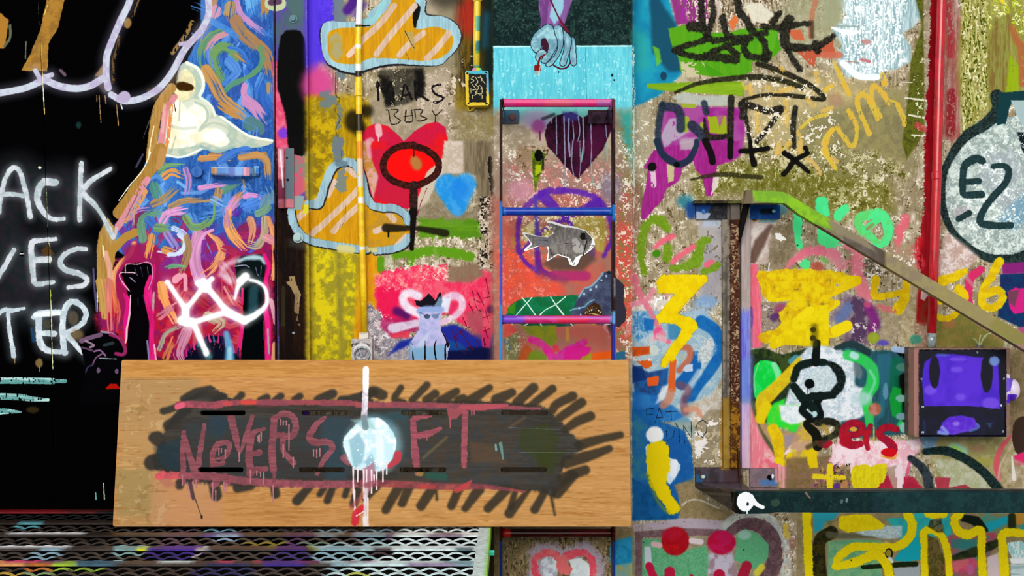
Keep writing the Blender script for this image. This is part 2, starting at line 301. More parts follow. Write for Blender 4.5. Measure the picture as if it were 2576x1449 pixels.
    S('730,60 800,30 920,30 960,80', (20, 50, 20), 'bfe0ea', 34, .9); S('560,180 600,100 720,50', 50, 'e8c8d8', 50, .7); S('600,200 640,240', 60, 'ecdcea', 50, .8); S('420,880 450,930', 60, '5ac0b8', 40, .5); S('425,870 430,900', 50, 'ffffff', 20)
    Z(0, 700, 3.813)
    for t, w in [('-20,345 40,300 110,310 230,285', (30, 46, 28)), ('75,340 95,520 130,740', (40, 46)), ('320,370 370,340 600,320', (50, 70, 50)), ('370,360 370,520 390,620 450,690 640,710', (60, 70, 30)), ('390,525 520,530', 56),
                 ('615,710 600,560 600,400 630,270 700,220 790,270 825,350 780,440 680,500 620,520', (60, 60, 44)), ('640,540 760,680 880,805', (60, 46, 20))]:
        S(t, w, 'bccbd4', 9, 1, glow=90, mix='dfeaf0', fld='m', rough=1.5)
    S('340,350 560,330', 44, 'f4fafc', 20, .9); E(700, 380, 50, 70, '5f5646', 30, .8); E(460, 440, 50, 40, '54503e', 30, .7); S('480,110 490,300 495,600 505,870', 8, 'e4e4b0', 3); S('480,110 484,200', 8, 'a8c040', 3)  # long pale line with green top: door gap light painted along the seam
    E(375, 810, 36, 44, '7a6238', 20); drip = D; D('375,850,40 140,770,40', 10, 'a8905c'); S('300,480 320,600', 26, '1c4a7c', 24, .8); E(740, 540, 60, 50, '8a7048', 50, .7)
    P('1235,125 1420,110 1390,200 1430,420 1425,830 1195,830 1225,560 1240,200 1210,100', '060406', 6); S('1440,-20 1400,110 1420,260 1455,420 1450,600 1470,830', (30, 56, 50, 54), 'e4207c', 8, mix='c81868', fld='v'); S('1190,150 1222,250 1200,420 1200,560', (20, 44, 40, 20), 'd8187c', 10)
    S('1250,160 1240,350 1215,480 1210,580 1190,640', (10, 20, 14), 'e8b8c0', 6); S('1410,600 1420,700 1430,830', 20, '8c84c0', 8, .9); S('1480,640 1500,830', 18, 'e8b0b8', 6); S('1320,190 1325,250', 8, '2c3450', 4, .8); S('1370,160 1385,240', 7, '2c3450', 4, .8); S('1060,40 1110,300 1100,480', 60, 'd8583c', 30, .6, br=.9); S('1120,200 1140,330 1120,460', 30, 'e07848', 10, .85, br=.9); S('950,30 980,200 1000,360', 70, 'b08c48', 8, .95, br=.5); S('1030,20 1040,250 1050,480', 60, 'd07468', 14, .9, br=.7)
    # hair and black figure next to the board
    P('760,620 860,560 980,500 1120,530 1210,640 1210,740 1160,980 1160,1200 760,1200 820,850', '050507', 8)
    for t, w, c in [('780,600 860,570 960,540', 44, '7a5a78'), ('970,510 1080,530 1140,580', 20, 'b090a8'), ('1060,540 1150,580 1200,680 1180,730 1110,720', 34, 'a02a66'), ('820,600 900,640 860,660', 20, 'a888a0'), ('780,660 880,690', 18, '6a4a68'),
                    ('900,700 960,690 1010,740', 16, '9a6a98'), ('890,820 920,760 990,715', 14, '8a5a80'), ('1000,640 1080,620', 30, '2c3a40'), ('950,765 1110,772', 8, 'a8b8c0'), ('820,900 840,850 890,830', 14, '3a3458')]:
        S(t, w, c, 6, .9)
    E(940, 880, 18, 26, '6a5070', 8); E(1116, 890, 18, 24, '6a5070', 8); P('1010,1060 1050,1010 1110,1010 1160,1060', 'b01408', 10)
    for t, w in [('-30,980 300,980 505,985', 62), ('505,985 620,985', 40), ('-30,1130 200,1140 300,1155 460,1165', (70, 60, 30)), ('-30,1275 100,1275 200,1282', (66, 50, 14))]:
        S(t, w, 'b8e0dc', 5, 1, dry=.22, mix='5f9c98', fld='h'); 
    E(310, 1260, 60, 30, '3a2e14', 30, .8)
    Z(0, 1020, 3.378); S('878,660 886,795', 9, 'c8e8c8', 3); S('812,740 814,795', 8, '6ac0b0', 3)
    # ---- steel upright beside the door
    Z(400, 0, 3.622)
    P('1028,-500 1330,-500 1370,3800 1080,3800', '5a3fa8', 4, mix='4a5a70', fld='b')
    P('1030,560 1080,560 1160,1000 1200,1360 1350,1400 1360,1600 1070,1700', 'd8486a', 30, mix='e06a88')
    E(1060, 30, 100, 70, 'b8c49a', 10); S('1020,20 1090,10', 60, '5a3a5a', 14); P('1160,-200 1330,-200 1330,150 1240,150 1160,60', '4c6668', 40)
    E(1250, 330, 90, 260, '4a6a60', 60, .4); E(1130, 1210, 44, 50, '7a38c8', 30)
    P('1110,330 1200,270 1320,340 1350,760 1340,1450 1200,1450 1150,1050 1080,800 1080,560', '030303', 22, sm=True)
    Z(400, 360, 3.622)
    P('1060,560 1390,560 1400,2200 1100,2200', '120a08', 20, mix='24120a', fld='v'); P('1180,60 1360,120 1380,400 1240,500 1180,500', 'c85a70', 24, mix='7a8478'); P('1200,-60 1350,-60 1340,80 1300,120 1230,100 1200,40', '050505', 12)
    P('1070,40 1120,40 1130,620 1070,600', '1a080c', 10); S('1340,100 1340,330', 40, '8a9088', 30, .7)
    P('1175,870 1380,880 1380,980 1180,940', '42403a', 60, .6)
    Z(400, 640, 3.622)
    P('1155,250 1190,240 1180,195 1235,195 1240,240 1290,360 1270,540 1230,520 1235,380 1200,300', '9a8058', 6, dry=.12); S('1250,360 1250,560 1275,640', 24, '7a6448', 6, .9, dry=.35); S('1130,300 1130,640', 34, '3c3a20', 20, .6); E(1225, 715, 12, 10, '8a98a8', 5)
    # ---- wall between the steel upright and the pilaster
    Z(0, 0, 1)
    P(R(770, -170, 852, 160), '5a3ae0', 30, mix='4c30d0'); P(R(770, -170, 800, 230), '5638d8', 20)
    E(800, 215, 40, 50, 'd04a8c', 40); P(R(770, 240, 905, 960), 'c9a80c', 24, mix='8e7412', fld='m'); P(R(850, 250, 940, 700), 'c8a40c', 30, .9, mix='a8820c', fld='v')
    P('785,620 935,640 935,950 785,950', 'dcc814', 14, mix='9c9024', fld='m'); S('850,640 860,900', 12, '7a7034', 14, .6, rough=4); S('785,270 870,270', 30, 'a08c28', 30, .6, dry=.3)
    P(R(770, 380, 788, 960), 'b0a038', 10, .6)
    P('905,640 950,640 960,720 950,830 920,960 880,960', 'd0880c', 20, mix='e0a010', fld='v')
    P('1020,-170 1245,-170 1245,200 1150,260 1000,240', 'b3a58c', 30, mix='8f8468', fld='b')
    P(R(1150, -170, 1240, 260), '6a5014', 40, mix='2a2412', fld='v'); E(1180, 40, 30, 50, 'b0241c', 40, .8); P(R(1215, -170, 1242, 200), '14221e', 20); S('1222,40 1216,110', 20, '1a4a5a', 30)
    E(1120, 0, 40, 20, '2c2620', 40, .7); P('1150,230 1240,230 1240,330 1180,350 1140,300', '9a8010', 60, .9, mix='6e5a1c')
    Z(800, 0, 3.622)
    P('860,690 1180,620 1250,1000 1200,1450 500,1250 460,900', 'b0a088', 40, mix='998a70'); CH('900,680 1200,600 1300,1450 1150,1450 1150,1050 900,1000', 'd8c4b8 cbb8a4', .2, 'c', 40)
    CH('1150,200 1500,600 1500,1400 1200,1400', 'd6c8b0 5a4c34', .07, 'm', 60); P('1200,1000 1560,1000 1580,1450 1250,1450', '86785a', 60, .8, mix='a29474', fld='c')
    # grey smears on the yellow
    for t, w in [('170,-40 190,60 200,160 190,250', 110), ('200,640 210,700', 70), ('60,860 110,900 60,950', 90), ('170,1270 185,1370', 90), ('130,900 200,1020 180,1160', 40)]:
        S(t, w, '68787e', 10, .9, rough=6)
    S('270,90 320,20 340,-60', 90, '4a2080', 40); S('330,130 420,40', 60, '6a4aa0', 50, .7)
    S('160,660 160,860 200,900 150,1000 200,1080 160,1180 200,1300', 7, '3a3418', 5, .8)
    for x, y, a, b in [(440, 1010, 60, 60), (320, 1100, 80, 100), (380, 1180, 60, 70)]: E(x, y, a, b, '1c1608', 70, .9)
    # upper cloud with gold stripes
    Cl = '10,330 30,230 100,190 200,240 340,240 470,230 480,150 560,40 640,-60 900,-60 990,10 990,120 1160,150 1270,220 1310,330 1280,430 1180,540 1080,600 700,600 480,640 330,680 160,640 60,550'
    P(Cl, '1a1a20', 14, sm=True); 
    P('20,330 50,210 130,190 260,200 430,180 460,110 560,30 640,-60 900,-60 980,10 980,130 1150,150 1270,230 1300,330 1270,430 1180,530 1080,595 700,580 480,620 330,665 170,620 60,540', 'a3cad6', 8, mix='8fb4be', sm=True, fld='v')
    P('90,330 130,270 260,250 480,240 560,160 640,60 700,-60 850,-60 890,40 880,180 900,270 1040,240 1160,270 1230,340 1210,440 1120,520 960,550 700,530 480,530 330,580 180,570 100,500', 'd59a10', 8, mix='c48a14', sm=True, fld='v')
    P('100,340 170,290 210,330 230,480 180,560 110,500', 'b09444', 30, .8, mix='9aa08a')
    P('880,20 930,60 920,150 900,190 890,250 870,240 860,140', '0c0c0c', 8, sm=True); S('350,235 470,232', 12, '1a1408', 5)
    for t in ['310,470 430,340 560,220 690,50', '530,490 640,340 760,200 880,50', '740,500 830,400 960,300', '990,530 1090,430 1190,300']: S(t, 56, 'd9bfae', 6, .96, mix='c9a890', fld='v')
    S('280,500 360,420', 50, 'e2c4b0', 10)
    P('780,290 870,290 880,460 850,420 820,350', 'b09a58', 4, .9); S('790,280 810,320 850,400 880,440', 5, '4a3410', 3); S('800,480 830,550', 5, '5a4010', 3)
    S('420,190 500,180 560,90 600,20', 40, '8ec8cc', 14, .9)
    # dark scribble with MARS BABY
    P('540,640 960,610 970,870 800,950 620,980 560,740', '3c3a30', 36, .8, mix='1c1a14', fld='c'); P('560,690 640,700 700,950 610,960', '0c0a08', 50, .9, rough=4); P('880,640 965,630 965,860 900,900', '080706', 50, .9, rough=4)
    CH('640,620 800,620 800,980 640,980', 'a89a80', .06, 'c', 30)
    for t in ['540,740 550,910', '540,750 610,850 660,740 690,910', '760,910 790,770 850,900', '770,870 830,860', '880,740 890,910', '880,750 940,780 890,840 950,880 1000,910', '1110,770 1040,790 1060,850 1140,890 1090,930 1050,930']:
        S(t, 20, '0a0908', 5, .95, rough=1.2, dry=.15)
    for t in ['640,1000 670,1130 750,1100 690,1050 730,1000 620,1000', '790,1100 800,1000', '780,1060 860,1050', '850,1000 860,1100 800,1110', '880,1010 900,1100 990,1080 930,1050 950,1000 860,1000', '1040,1000 1070,1050 1130,1000', '1070,1050 1065,1110']:
        S(t, 10, '15110e', 4, .92, dry=.15)
    # red heart and lollipop ring
    P('410,1230 450,1150 540,1120 640,1150 740,1240 780,1290 870,1200 980,1130 1080,1110 1160,1160 1180,1270 1150,1450 380,1450', 'e01420', 12, sm=False, mix='c8143c', fld='b')
    P('400,1200 530,1130 620,1180 720,1450 400,1450', 'c81c44', 50, .8)
    S('545,1150 555,1220', 60, 'e0a8ac', 16); S('548,1220 548,1415', 12, 'e8b8b8', 4); S('480,1280 460,1440', 60, 'd88c9c', 24, .9)
    Z(800, 360, 3.622)
    P('370,-20 1170,-20 1150,150 1080,300 980,430 870,520 820,600 640,560 500,540 440,420 400,200', 'e0141c', 10, mix='c8123c', fld='b'); P('460,40 620,60 600,300 840,420 830,570 640,550 520,500 480,300', 'c01a40', 40, .8)
    P('400,-20 500,-20 450,60 550,300 500,520 440,300 400,150', 'b89438', 24, .9, mix='d8b0a0'); E(850, 180, 240, 170, 'f40808', 40); S('450,-20 470,120', 40, 'dca0b0', 30, .8)
    P('990,260 1130,140 1140,290 1060,400 1000,520 900,640 900,520', 'cabba6', 20); P('1150,-20 1320,-20 1330,270 1080,280 1130,150', 'd3c2b4', 24, mix='bfae9a', fld='c')
    P('1010,540 1100,500 1180,600 1380,620 1480,560 1500,720 900,720 900,600', '9c8e74', 40, mix='84765c', fld='c'); P('1330,-20 1600,-20 1600,700 1450,700 1440,300 1330,260', '86785e', 40, mix='685a44', fld='v')
    S('860,20 1000,70 1090,160 1080,270 980,350 860,390 720,360 620,290 590,190 640,90 740,30 870,15', 62, '2a0a08', 6, mix='4a1a14', fld='f')
    E(890, 180, 50, 70, 'b07a38', 40, .95, rot=-25); S('870,50 872,120', 8, '2a0a08', 4)
    S('870,380 868,640', 74, '241010', 6, mix='3a201c', fld='f'); S('865,620 850,960', (66, 50, 34), '0e0a08', 12)
    S('640,800 640,850', 16, '0c0a08', 6); S('800,640 830,660', 14, '100c0a', 4); S('990,410 930,560 900,660', 6, '8a1c28', 3)
    # blue heart
    P('1250,310 1320,275 1400,290 1440,380 1400,480 1340,620 1270,670 1200,620 1130,520 1070,430 1080,340 1140,285 1210,285', '1f8fdc', 44, mix='3f9ee0', sm=True); E(1290, 420, 90, 90, '1a80e0', 80, .7)
    # green bars
    P('910,690 1380,690 1480,720 1480,860 1380,870 920,860', '5f9412', 26, .95, mix='4f8810', fld='h', rough=6); S('1160,720 1300,720', 50, '6f9c34', 40, .5)
    S('880,1000 1100,980 1380,1030', 90, '5f9816', 24, rough=4); S('700,1020 860,1010 840,1100', 60, '5c9414', 20, rough=4); S('570,1060 570,1150', 66, '5c9414', 20); S('1060,960 1080,1060', 30, '86a84c', 20, .6)
    S('640,1040 640,1100', 50, 'a8b488', 30, .6); CH('880,860 1420,860 1420,940 880,940', 'dcd0b8 efe6d4', .16, 'c', 20); CH('640,1080 1200,1060 1240,1300 640,1220', 'f0e4d8 d8c8b8', .22, 'c', 40)
    S('865,620 850,960', (66, 50, 34), '0e0a08', 12); S('620,760 760,770 850,770 1000,790 1160,820', (70, 60, 40, 60, 70), '1c180c', 24, .92)
    S('1565,130 1575,300 1585,470', (40, 30, 20), '100c08', 6, rough=4); CH('1460,480 1640,480 1640,1150 1460,1150', 'c8b8a4 181410 e0d4c0', .18, 'c', 30)
    # lower cloud with gold stripes
    P('-240,590 -190,500 30,560 90,420 130,200 250,140 370,210 470,540 620,560 760,600 850,700 840,900 700,980 500,1010 200,990 -60,920 -200,840', 'd69c10', 10, mix='c58a0e', fld='v', sm=False)
    P('410,600 720,620 830,720 800,860 640,960 440,960', 'd0960e', 20, .9, mix='b88a30')
    for t in ['-190,670 20,500 150,420', '-20,800 180,600 360,380', '-100,790 0,700 200,520 370,330', '140,790 240,690 400,530', '650,650 700,700', '-200,700 -60,560']: pass
    for t in ['-180,680 -40,550 40,480', '-10,790 170,620 330,460 400,360', '-10,780 -60,830', '140,800 240,690 400,540', '520,800 600,770', '90,470 150,350', '640,640 690,700', '270,230 340,290', '720,930 800,850']:
        S(t, 56, 'dcc0ae', 6, .96, mix='c9a890', fld='v')
    for t, w in [('-90,550 -10,560 20,520 60,380 120,240 190,180 290,170 360,220 400,320 440,480 490,560 580,585 700,590 790,650 820,720', 72), ('-250,610 -230,720 -170,820 -60,890 150,930 350,960 440,970', 70), ('820,860 780,920 680,960 520,980', 66)]:
        S([tuple(float(v)+(8 if i else 8) for i, v in enumerate(q.split(','))) for q in t.split()], w*1.12, '17181c', 10, .9)
        S(t, w, 'a0c2d0', 6, 1, mix='86a8b6', fld='v', rough=1.5)
    S('620,770 760,775 850,770', (80, 64, 40), '1c180c', 24, .92); S('640,800 640,850', 16, '0c0a08', 6); S('865,620 855,960', (56, 46, 34), '0e0a08', 12)
    S('200,960 300,970', 70, 'd8cc80', 20, .9); S('440,960 520,975', 40, 'd8cc80', 20, .9)
    S('180,130 200,-20', 80, '6a767c', 8, .95, rough=6); P('170,250 250,210 250,440 200,440 160,410', '77827c', 6, .95, rough=5); S('180,180 240,190', 60, '5c7480', 20, .8)
    P('-270,520 -240,480 -130,480 -150,610 -260,600', '8aa0a0', 6); P('-130,560 -80,560 -90,640 -140,640', 'd8cc30', 8)
    for t in ['210,60 215,140', '250,560 240,700 210,760', '200,730 195,800']: S(t, 5, '5a4a18', 3, .8)
    # pink wall with white loops and the cat figure
    Z(840, 660, 5.574)
    P('560,200 720,120 1180,60 1560,40 1600,250 2000,180 2100,100 2240,120 2250,1200 1600,700 1100,900 600,760', 'f0305c', 40, mix='f05a72', fld='m', rough=6)
    P('1600,60 2000,10 2100,180 1900,280 1580,270', '8a6c56', 60, .9); P('600,340 1000,350 900,600 1100,900 700,850 600,620', 'e8104c', 60, .85)
    CH('1150,60 1600,60 1620,260 1150,260', 'f8c4b4 f06a78', .26, 'c', 40); CH('480,150 1300,150 1400,400 560,420', 'f79090 f46a80', .1, 'c', 50)
    P('450,560 640,700 760,900 1060,1060 1080,1370 420,1370', '958c90', 50, mix='b8b0b4', fld='c'); CH('440,520 800,760 1060,1200 480,1360', 'd8c8c4 7c7480 e8e0e0', .2, 'c', 50)
    P('660,780 1180,780 1180,960 800,1050 640,900', 'b01c5c', 60, .8); P('780,990 1060,960 1060,1060 800,1060', 'e8344c', 40, .8); S('880,680 1020,740', 120, '4a0e60', 80, .9)
    P('1500,900 1700,860 1950,1000 2250,1000 2260,1370 1060,1370 1080,1150 760,1300 900,1120 1080,1060', '1c2a98', 60, mix='3a1c80', fld='b'); P('1600,1200 2260,1180 2260,1370 1550,1370', '0a1040', 60)
    P('1840,700 2080,650 2100,1100 1900,1000', 'a05058', 70, .7); P('2060,950 2230,950 2180,1200 2080,1180', 'e82c60', 40, .9); P('1600,1080 1760,1120 1900,1230 1600,1240', '144a94', 50, .9); E(2200, 660, 60, 60, '5a1450', 50)
    S('820,920 980,890 1160,850 1280,870', (140, 110, 90), 'dcd0e4', 36, .95, mix='c8a8c8'); S('1180,470 1080,430 990,450 970,530 1040,640 1200,720 1240,780', 110, 'f8ecf4', 44, .96, mix='e8d8ec', glow=40)
    S('1440,700 1540,540 1640,470 1740,480 1800,560 1770,680 1640,780 1480,850', (130, 110, 90, 80), 'f6e4ee', 44, .94, mix='e4bcd8'); P('1540,490 1640,500 1600,700 1480,700 1500,560', 'e4ecfa', 30, .9)
    S('1680,580 1640,700', 60, 'e02c60', 40, .9)
    P('1140,530 1220,540 1330,430 1420,530 1470,420 1500,420 1510,560 1460,640 1210,630 1150,590', '14101c', 10); P('1400,600 1480,470 1520,540 1500,640 1430,640', '6a8aa0', 20)
    P('1190,620 1510,620 1500,720 1490,830 1500,930 1580,1080 1620,1140 1580,1370 1060,1370 1070,1110 1190,920 1200,800', 'a8b0e0', 10, mix='c4c0ea', rough=2)
    P('1240,1240 1160,1150 1290,1010 1380,930 1330,1000', 'c8d8f0', 40, .7); S('1200,680 1300,650 1500,660', 90, '90a8dc', 40, .9); P('1060,1120 1100,1200 1570,1150 1560,1370 1050,1370', '78aed0', 60, .85)
    S('1210,700 1300,740 1480,720', 12, '50607c', 8); E(1300, 752, 44, 34, '44546c', 8); E(1420, 750, 50, 34, '7484ac', 10)
    for t in ['1275,1100 1275,1370', '1430,1090 1405,1190 1430,1370', '1100,1250 1110,1370', '1500,940 1580,1110 1560,1180 1560,1370']: S(t, (10, 22, 24), '05050a', 5)
    P('1580,1090 1620,1140 1580,1220', '05050a', 8); S('1190,930 1080,1100 1100,1150', 7, '3c3c60', 4)
    for t in ['2130,230 2170,440', '2100,500 2190,480', '2000,400 2100,600', '1940,400 2000,640 2060,680', '1890,580 1960,700', '1960,520 2050,560', '2120,680 2170,840', '2080,780 2190,740', '1800,760 1890,960', '1640,920 1740,1220', '1690,1040 1900,900', '1760,940 1940,1220', '2110,900 2150,1040 2200,1060',
              '2100,960 2180,930', '1860,1110 1960,1220', '1740,1080 1700,1040', '1980,1080 2030,1150', '2090,1080 2130,1160', '1860,1200 1840,1280 1800,1240', '2110,1180 2100,1060']:
        S(t, 11, '5a0c28', 6, .85)
    # ---- pilaster
    Z(0, 0, 1)
    P(R(1240, -170, 1591, 116), '0c1e1e', 2, mix='1c3430', fld='c', rough=0); P(R(1240, 116, 1591, 290), '57bfd0', 2, mix='6cd0dc', fld='v', rough=1)
    CH(R(1250, 125, 1585, 290), '9fe4ea', .07, 'd', 20, .8); CH(R(1240, -10, 1590, 110), '35584e', .1, 'f', 10, .7); S('1242,117 1590,115', 4, 'b8ecec', 2)
    S('1473,120 1475,250', 2, '2a7888', 2, .7)
    P(R(1240, 275, 1591, 1600), '9c8c74', 26, mix='b4a48c', fld='m'); P('1560,280 1592,280 1592,420 1570,360', '20a8a0', 30, .8); P('1300,270 1540,270 1540,300 1400,330 1300,300', '4cbcb8', 30, .7)
    E(1350, 300, 40, 24, '9a86a8', 24, .8); E(1354, 318, 18, 18, '8a3478', 14, .8); S('1358,330 1358,352', 4, '6a1a5a', 3)
    P('1250,400 1560,400 1590,480 1590,560 1250,560', 'a07068', 60, .75, mix='8c7060', fld='c'); P('1245,500 1590,480 1590,640 1590,905 1245,905', 'c85a4c', 60, .9, mix='a86a58', fld='b')
    P('1250,640 1330,640 1420,730 1350,790 1260,780', 'f0503c', 40, .85, mix='d85a48'); P('1555,560 1590,560 1590,860 1560,860 1545,700', 'e05848', 20, .9)
    CH('1280,400 1560,420 1560,560 1280,560', 'f0c0b4 e8dccc c87c74', .17, 'c', 40); CH('1250,600 1400,600 1400,800 1250,800', 'f68070 f8603c', .15, 'c', 40); CH('1550,320 1590,320 1590,900 1550,900', 'f4ecd8 8a8048', .16, 'c', 20)
    E(1310, 480, 30, 30, 'd090a0', 30, .8, rough=5); CH('1245,330 1330,330 1330,460 1245,460', 'f2e6d6', .08, 'c', 20); E(1535, 475, 26, 40, '7a7a90', 40, .7)
    Z(1200, 0, 3.622)
    # dark heart with drips, hole, forearm and hand
    P('640,1130 720,1050 860,1018 960,1075 1060,1012 1230,1030 1225,1180 1140,1370 1045,1475 990,1545 950,1590 925,1624 880,1600 820,1530 740,1440 640,1330 610,1230', '1c0614', 14, mix='3c0c2a', fld='m', rough=1)
    P('780,1020 900,1020 940,1090 780,1110', '3a3888', 40, .8); P('1000,1150 1190,1150 1150,1330 1080,1430 1000,1430', '4a0e34', 40, .8)
    for t, w in [('720,1060 725,1400', 10), ('790,1060 800,1450', 13), ('835,1080 830,1300 845,1420', 13), ('870,1100 880,1250 860,1360', 9), ('920,1060 935,1200 915,1290', 10), ('965,1070 970,1280 975,1370 945,1450', 13), ('1035,1120 1045,1450', 11), ('1170,1140 1180,1250', 9), ('680,1080 680,1120', 8)]:
        S(t, w, '8c8cac', 4, .95)
    P('560,-40 880,-40 830,120 790,230 740,270 570,270 580,180 560,60', '6a3a78', 8, mix='8a5a98', fld='v'); P('690,-40 790,-40 800,60 740,180 700,220 660,150', '8ecad8', 20, .9); P('790,-40 880,-40 800,160 770,180', '7a5890', 10, .9)
    S('660,-20 710,90 760,190 830,290', 13, '5a0c1c', 5); S('760,190 800,250 820,290', 24, '6a1830', 8, .8)
    for t, c in [('855,345 885,348 893,400 898,500 902,570 880,597 850,570 845,500 852,420', '7fb4c0'), ('778,275 800,285 850,335 856,400 835,480 805,585 770,598 755,570 785,480 795,380', '86bac6'), ('690,250 740,228 772,255 784,340 778,420 745,500 685,585 645,605 630,580 700,510 735,430 722,340', '8cc0ca'),
                 ('488,390 520,310 600,240 650,218 690,245 705,310 730,380 724,430 690,490 640,560 600,572 585,545 635,470 652,440 642,380 612,345 585,362 582,430 545,482 500,440', '92c6ce'), ('532,520 545,480 590,448 628,462 620,490 585,505 565,550 545,545', '9ccdd4')]:
        S(t+' '+t.split()[0], 13, '16222e', 4, 1, rough=.3); P(t, c, 4, 1, mix='6a98aa', fld='m', rough=.5, sm=True)
    S('560,330 640,260', 30, 'b4dce0', 30, .7); S('600,300 680,340', 30, 'a8d4da', 30, .5); S('745,260 760,360', 20, 'b0dae0', 16, .6); S('815,330 825,420', 16, 'a8d0da', 14, .6); S('880,380 885,520', 12, 'acd4dc', 10, .6); S('700,400 640,500', 24, '5c8698', 20, .6); S('770,420 720,520', 18, '5a8294', 16, .6); S('830,440 795,540', 16, '5a8294', 14, .6)
    P('580,360 620,345 650,400 640,480 590,440', '3a1428', 8); pass
    S('850,560 820,610 760,625 690,590', 12, '4a0c14', 4); S('610,500 570,530 555,600', 15, '6a1414', 4); P('522,590 578,590 578,645 522,645', '7a1414', 4); P('528,645 566,645 562,678 528,678', '9aa8a0', 4); S('580,580 560,680', 8, 'dff4f4', 4, .6)
    for x, y, r in [(742, 655, 6), (1230, 685, 9), (1248, 730, 7), (752, 825, 5), (1300, 625, 5)]: E(x, y, r, r*1.4, '0c2024', 3)
    S('600,1080 700,1040', 30, '2a2c34', 20, .8); P('1040,1020 1230,1010 1240,1110 1180,1130 1060,1080', '0c0408', 10)
    Z(1200, 360, 3.622)
    P('860,-20 1150,-20 1100,100 1000,220 930,300 900,200', '4c0e34', 60, .6, rough=4)
    for t, w in [('725,-20 720,110', 9), ('795,-20 800,200 795,470', 10), ('840,0 845,120', 13), ('870,-20 860,180 880,290', 11), ('935,-20 940,200 930,300', 9), ('970,-20 960,80 950,170', 12), ('1045,-20 1035,180', 10), ('1040,180 1050,380', 8), ('1180,0 1185,160', 12)]:
        S(t, w, '7fb0a4' if w in (8, 12) else '86869c', 4, .9)
    E(440, 130, 100, 110, '94785a', 50, .8, rough=6); CH('340,20 660,20 700,240 400,250', '5a4430 b89878', .16, 'c', 30)
    P('500,90 560,50 620,100 600,200 590,260 545,360 530,460 520,380 505,260', '6e8c10', 12, mix='3c4c08'); P('530,200 590,190 580,260 530,300', 'a8b818', 14); E(560, 112, 36, 52, '040404', 10); S('600,120 600,240', 14, '10140a', 10)
    # purple ring
    S('790,430 640,440 540,490 450,580 390,680 370,800 370,920 400,1030 480,1120 560,1180', (60, 60, 44, 44, 30), '5a22a4', 24, .88, mix='6a2ca0', fld='m', rough=2); S('790,430 940,450 1060,490 1140,560 1200,660 1230,800 1210,920 1150,1030', (50, 60, 40, 40), '5a22a4', 24, .88, rough=2)
    S('600,480 680,560 760,640 860,730', (110, 80, 60), '5620a8', 24, .88); P('1020,540 1120,490 1140,600 960,600', '5018a4', 12); S('1080,540 980,600 800,680 640,780 520,860 400,1000', (90, 60, 50, 30), '5a24a0', 16, .8); S('530,480 540,700 545,1160', (34, 44, 40), '4c3aa0', 22, .85)
    S('550,1000 580,1150 700,1210', 50, '6a1e80', 20, .9); S('700,1200 990,1210', 90, 'b0286e', 30, .85); S('560,1190 800,1250', 60, '8a3a60', 50, .6)
    P('860,680 1150,670 1180,800 1150,1000 1050,960 880,760', 'a89c34', 24, .85, mix='b8a85c', fld='v'); P('400,780 520,700 520,840 430,900', 'b0a04c', 24, .85, mix='d8c890'); E(660, 830, 70, 40, 'a89c34', 20, .8); S('590,660 740,670', 50, 'b89a78', 14, .8)
    CH('400,640 1200,640 1200,900 400,900', 'd8c890 f0e4b8', .08, 'c', 30); P('640,1050 1060,960 1080,1060 960,1160 680,1160 600,1100', '54453a', 60, .85); E(1050, 980, 30, 60, '5a3c80', 30, .6)
    S('330,870 330,920', 40, 'a89038', 40, .5)
    # green bank, white crosses, blue mountain
    Z(1200, 660, 5.574)
    P('430,700 440,620 560,540 700,495 1180,470 1440,480 1400,760 1340,880 700,890 400,760', '126a3c', 14, mix='0e7c4c', sm=True, fld='m'); P('430,700 440,620 540,560 520,720', '4a9416', 30, .9); P('380,760 1340,740 1340,890 700,890', '204a44', 20, .8, mix='0c3a34')
    P('1320,700 1420,470 1500,370 1620,310 1700,230 1760,150 1850,110 1960,200 1970,250 2040,290 2065,400 2050,560 2090,680 2080,800 1990,900 1880,900 1700,880 1640,850 1330,850 1240,880', '4c5670', 8, mix='3a3e58', fld='m')
    P('1940,190 2000,260 2060,330 2050,560 2090,680 2080,820 1980,910 1930,880', '35323f', 12); S('1300,670 1400,640 1500,620 1560,560 1640,520', 20, '6aa4b8', 8); S('1760,150 1700,230 1600,330 1500,370 1430,480', 26, '8abcd4', 14, .8, dry=.1)
    E(1850, 140, 30, 24, '0c2834', 16); 
    for x, y in [(1670, 340), (1590, 380), (1500, 440), (1740, 250), (1810, 190), (1450, 740), (1430, 640)]: E(x, y, 16, 20, 'b8e0f0', 10, .8)
    P('1480,760 1490,700 1560,620 1640,550 1720,600 1760,760', '3a2414', 10, dry=.1)
    for i in range(26):
        x = 1500+(i*67) % 240; y = 745-((i*41) % 170)*(1-abs(x-1630)/170); E(x, y, 9, 8, ['8a6a28', 'c8b060', '5a3420', 'f4f0c8'][i % 4], 6, .9)
    E(1630, 860, 20, 16, 'b8a040', 8); S('1880,850 1800,870 1790,930 1850,990 1840,1060', (50, 30, 12), 'c8c4dc', 6); P('1820,870 1910,860 1910,960 1860,1040 1830,940', '3a3440', 6)
    for t in ['630,490 720,600 830,760 910,900', '765,490 640,630 540,745', '485,830 488,880', '1030,480 1110,600 1230,755 1340,890', '1235,480 1100,590 960,660 870,745', '740,835 670,880']: S(t, 17, 'e4f4ea', 4)
    # below: green, magenta, orange patches
    P('620,890 1100,880 1120,1100 1020,1180 900,1060 700,1000', '8a9418', 30, .9, mix='788a20'); P('380,1000 560,980 600,1370 380,1370', '6c7c4c', 40, .8); S('400,1100 440,1200', 60, '3c6a8c', 50, .7)
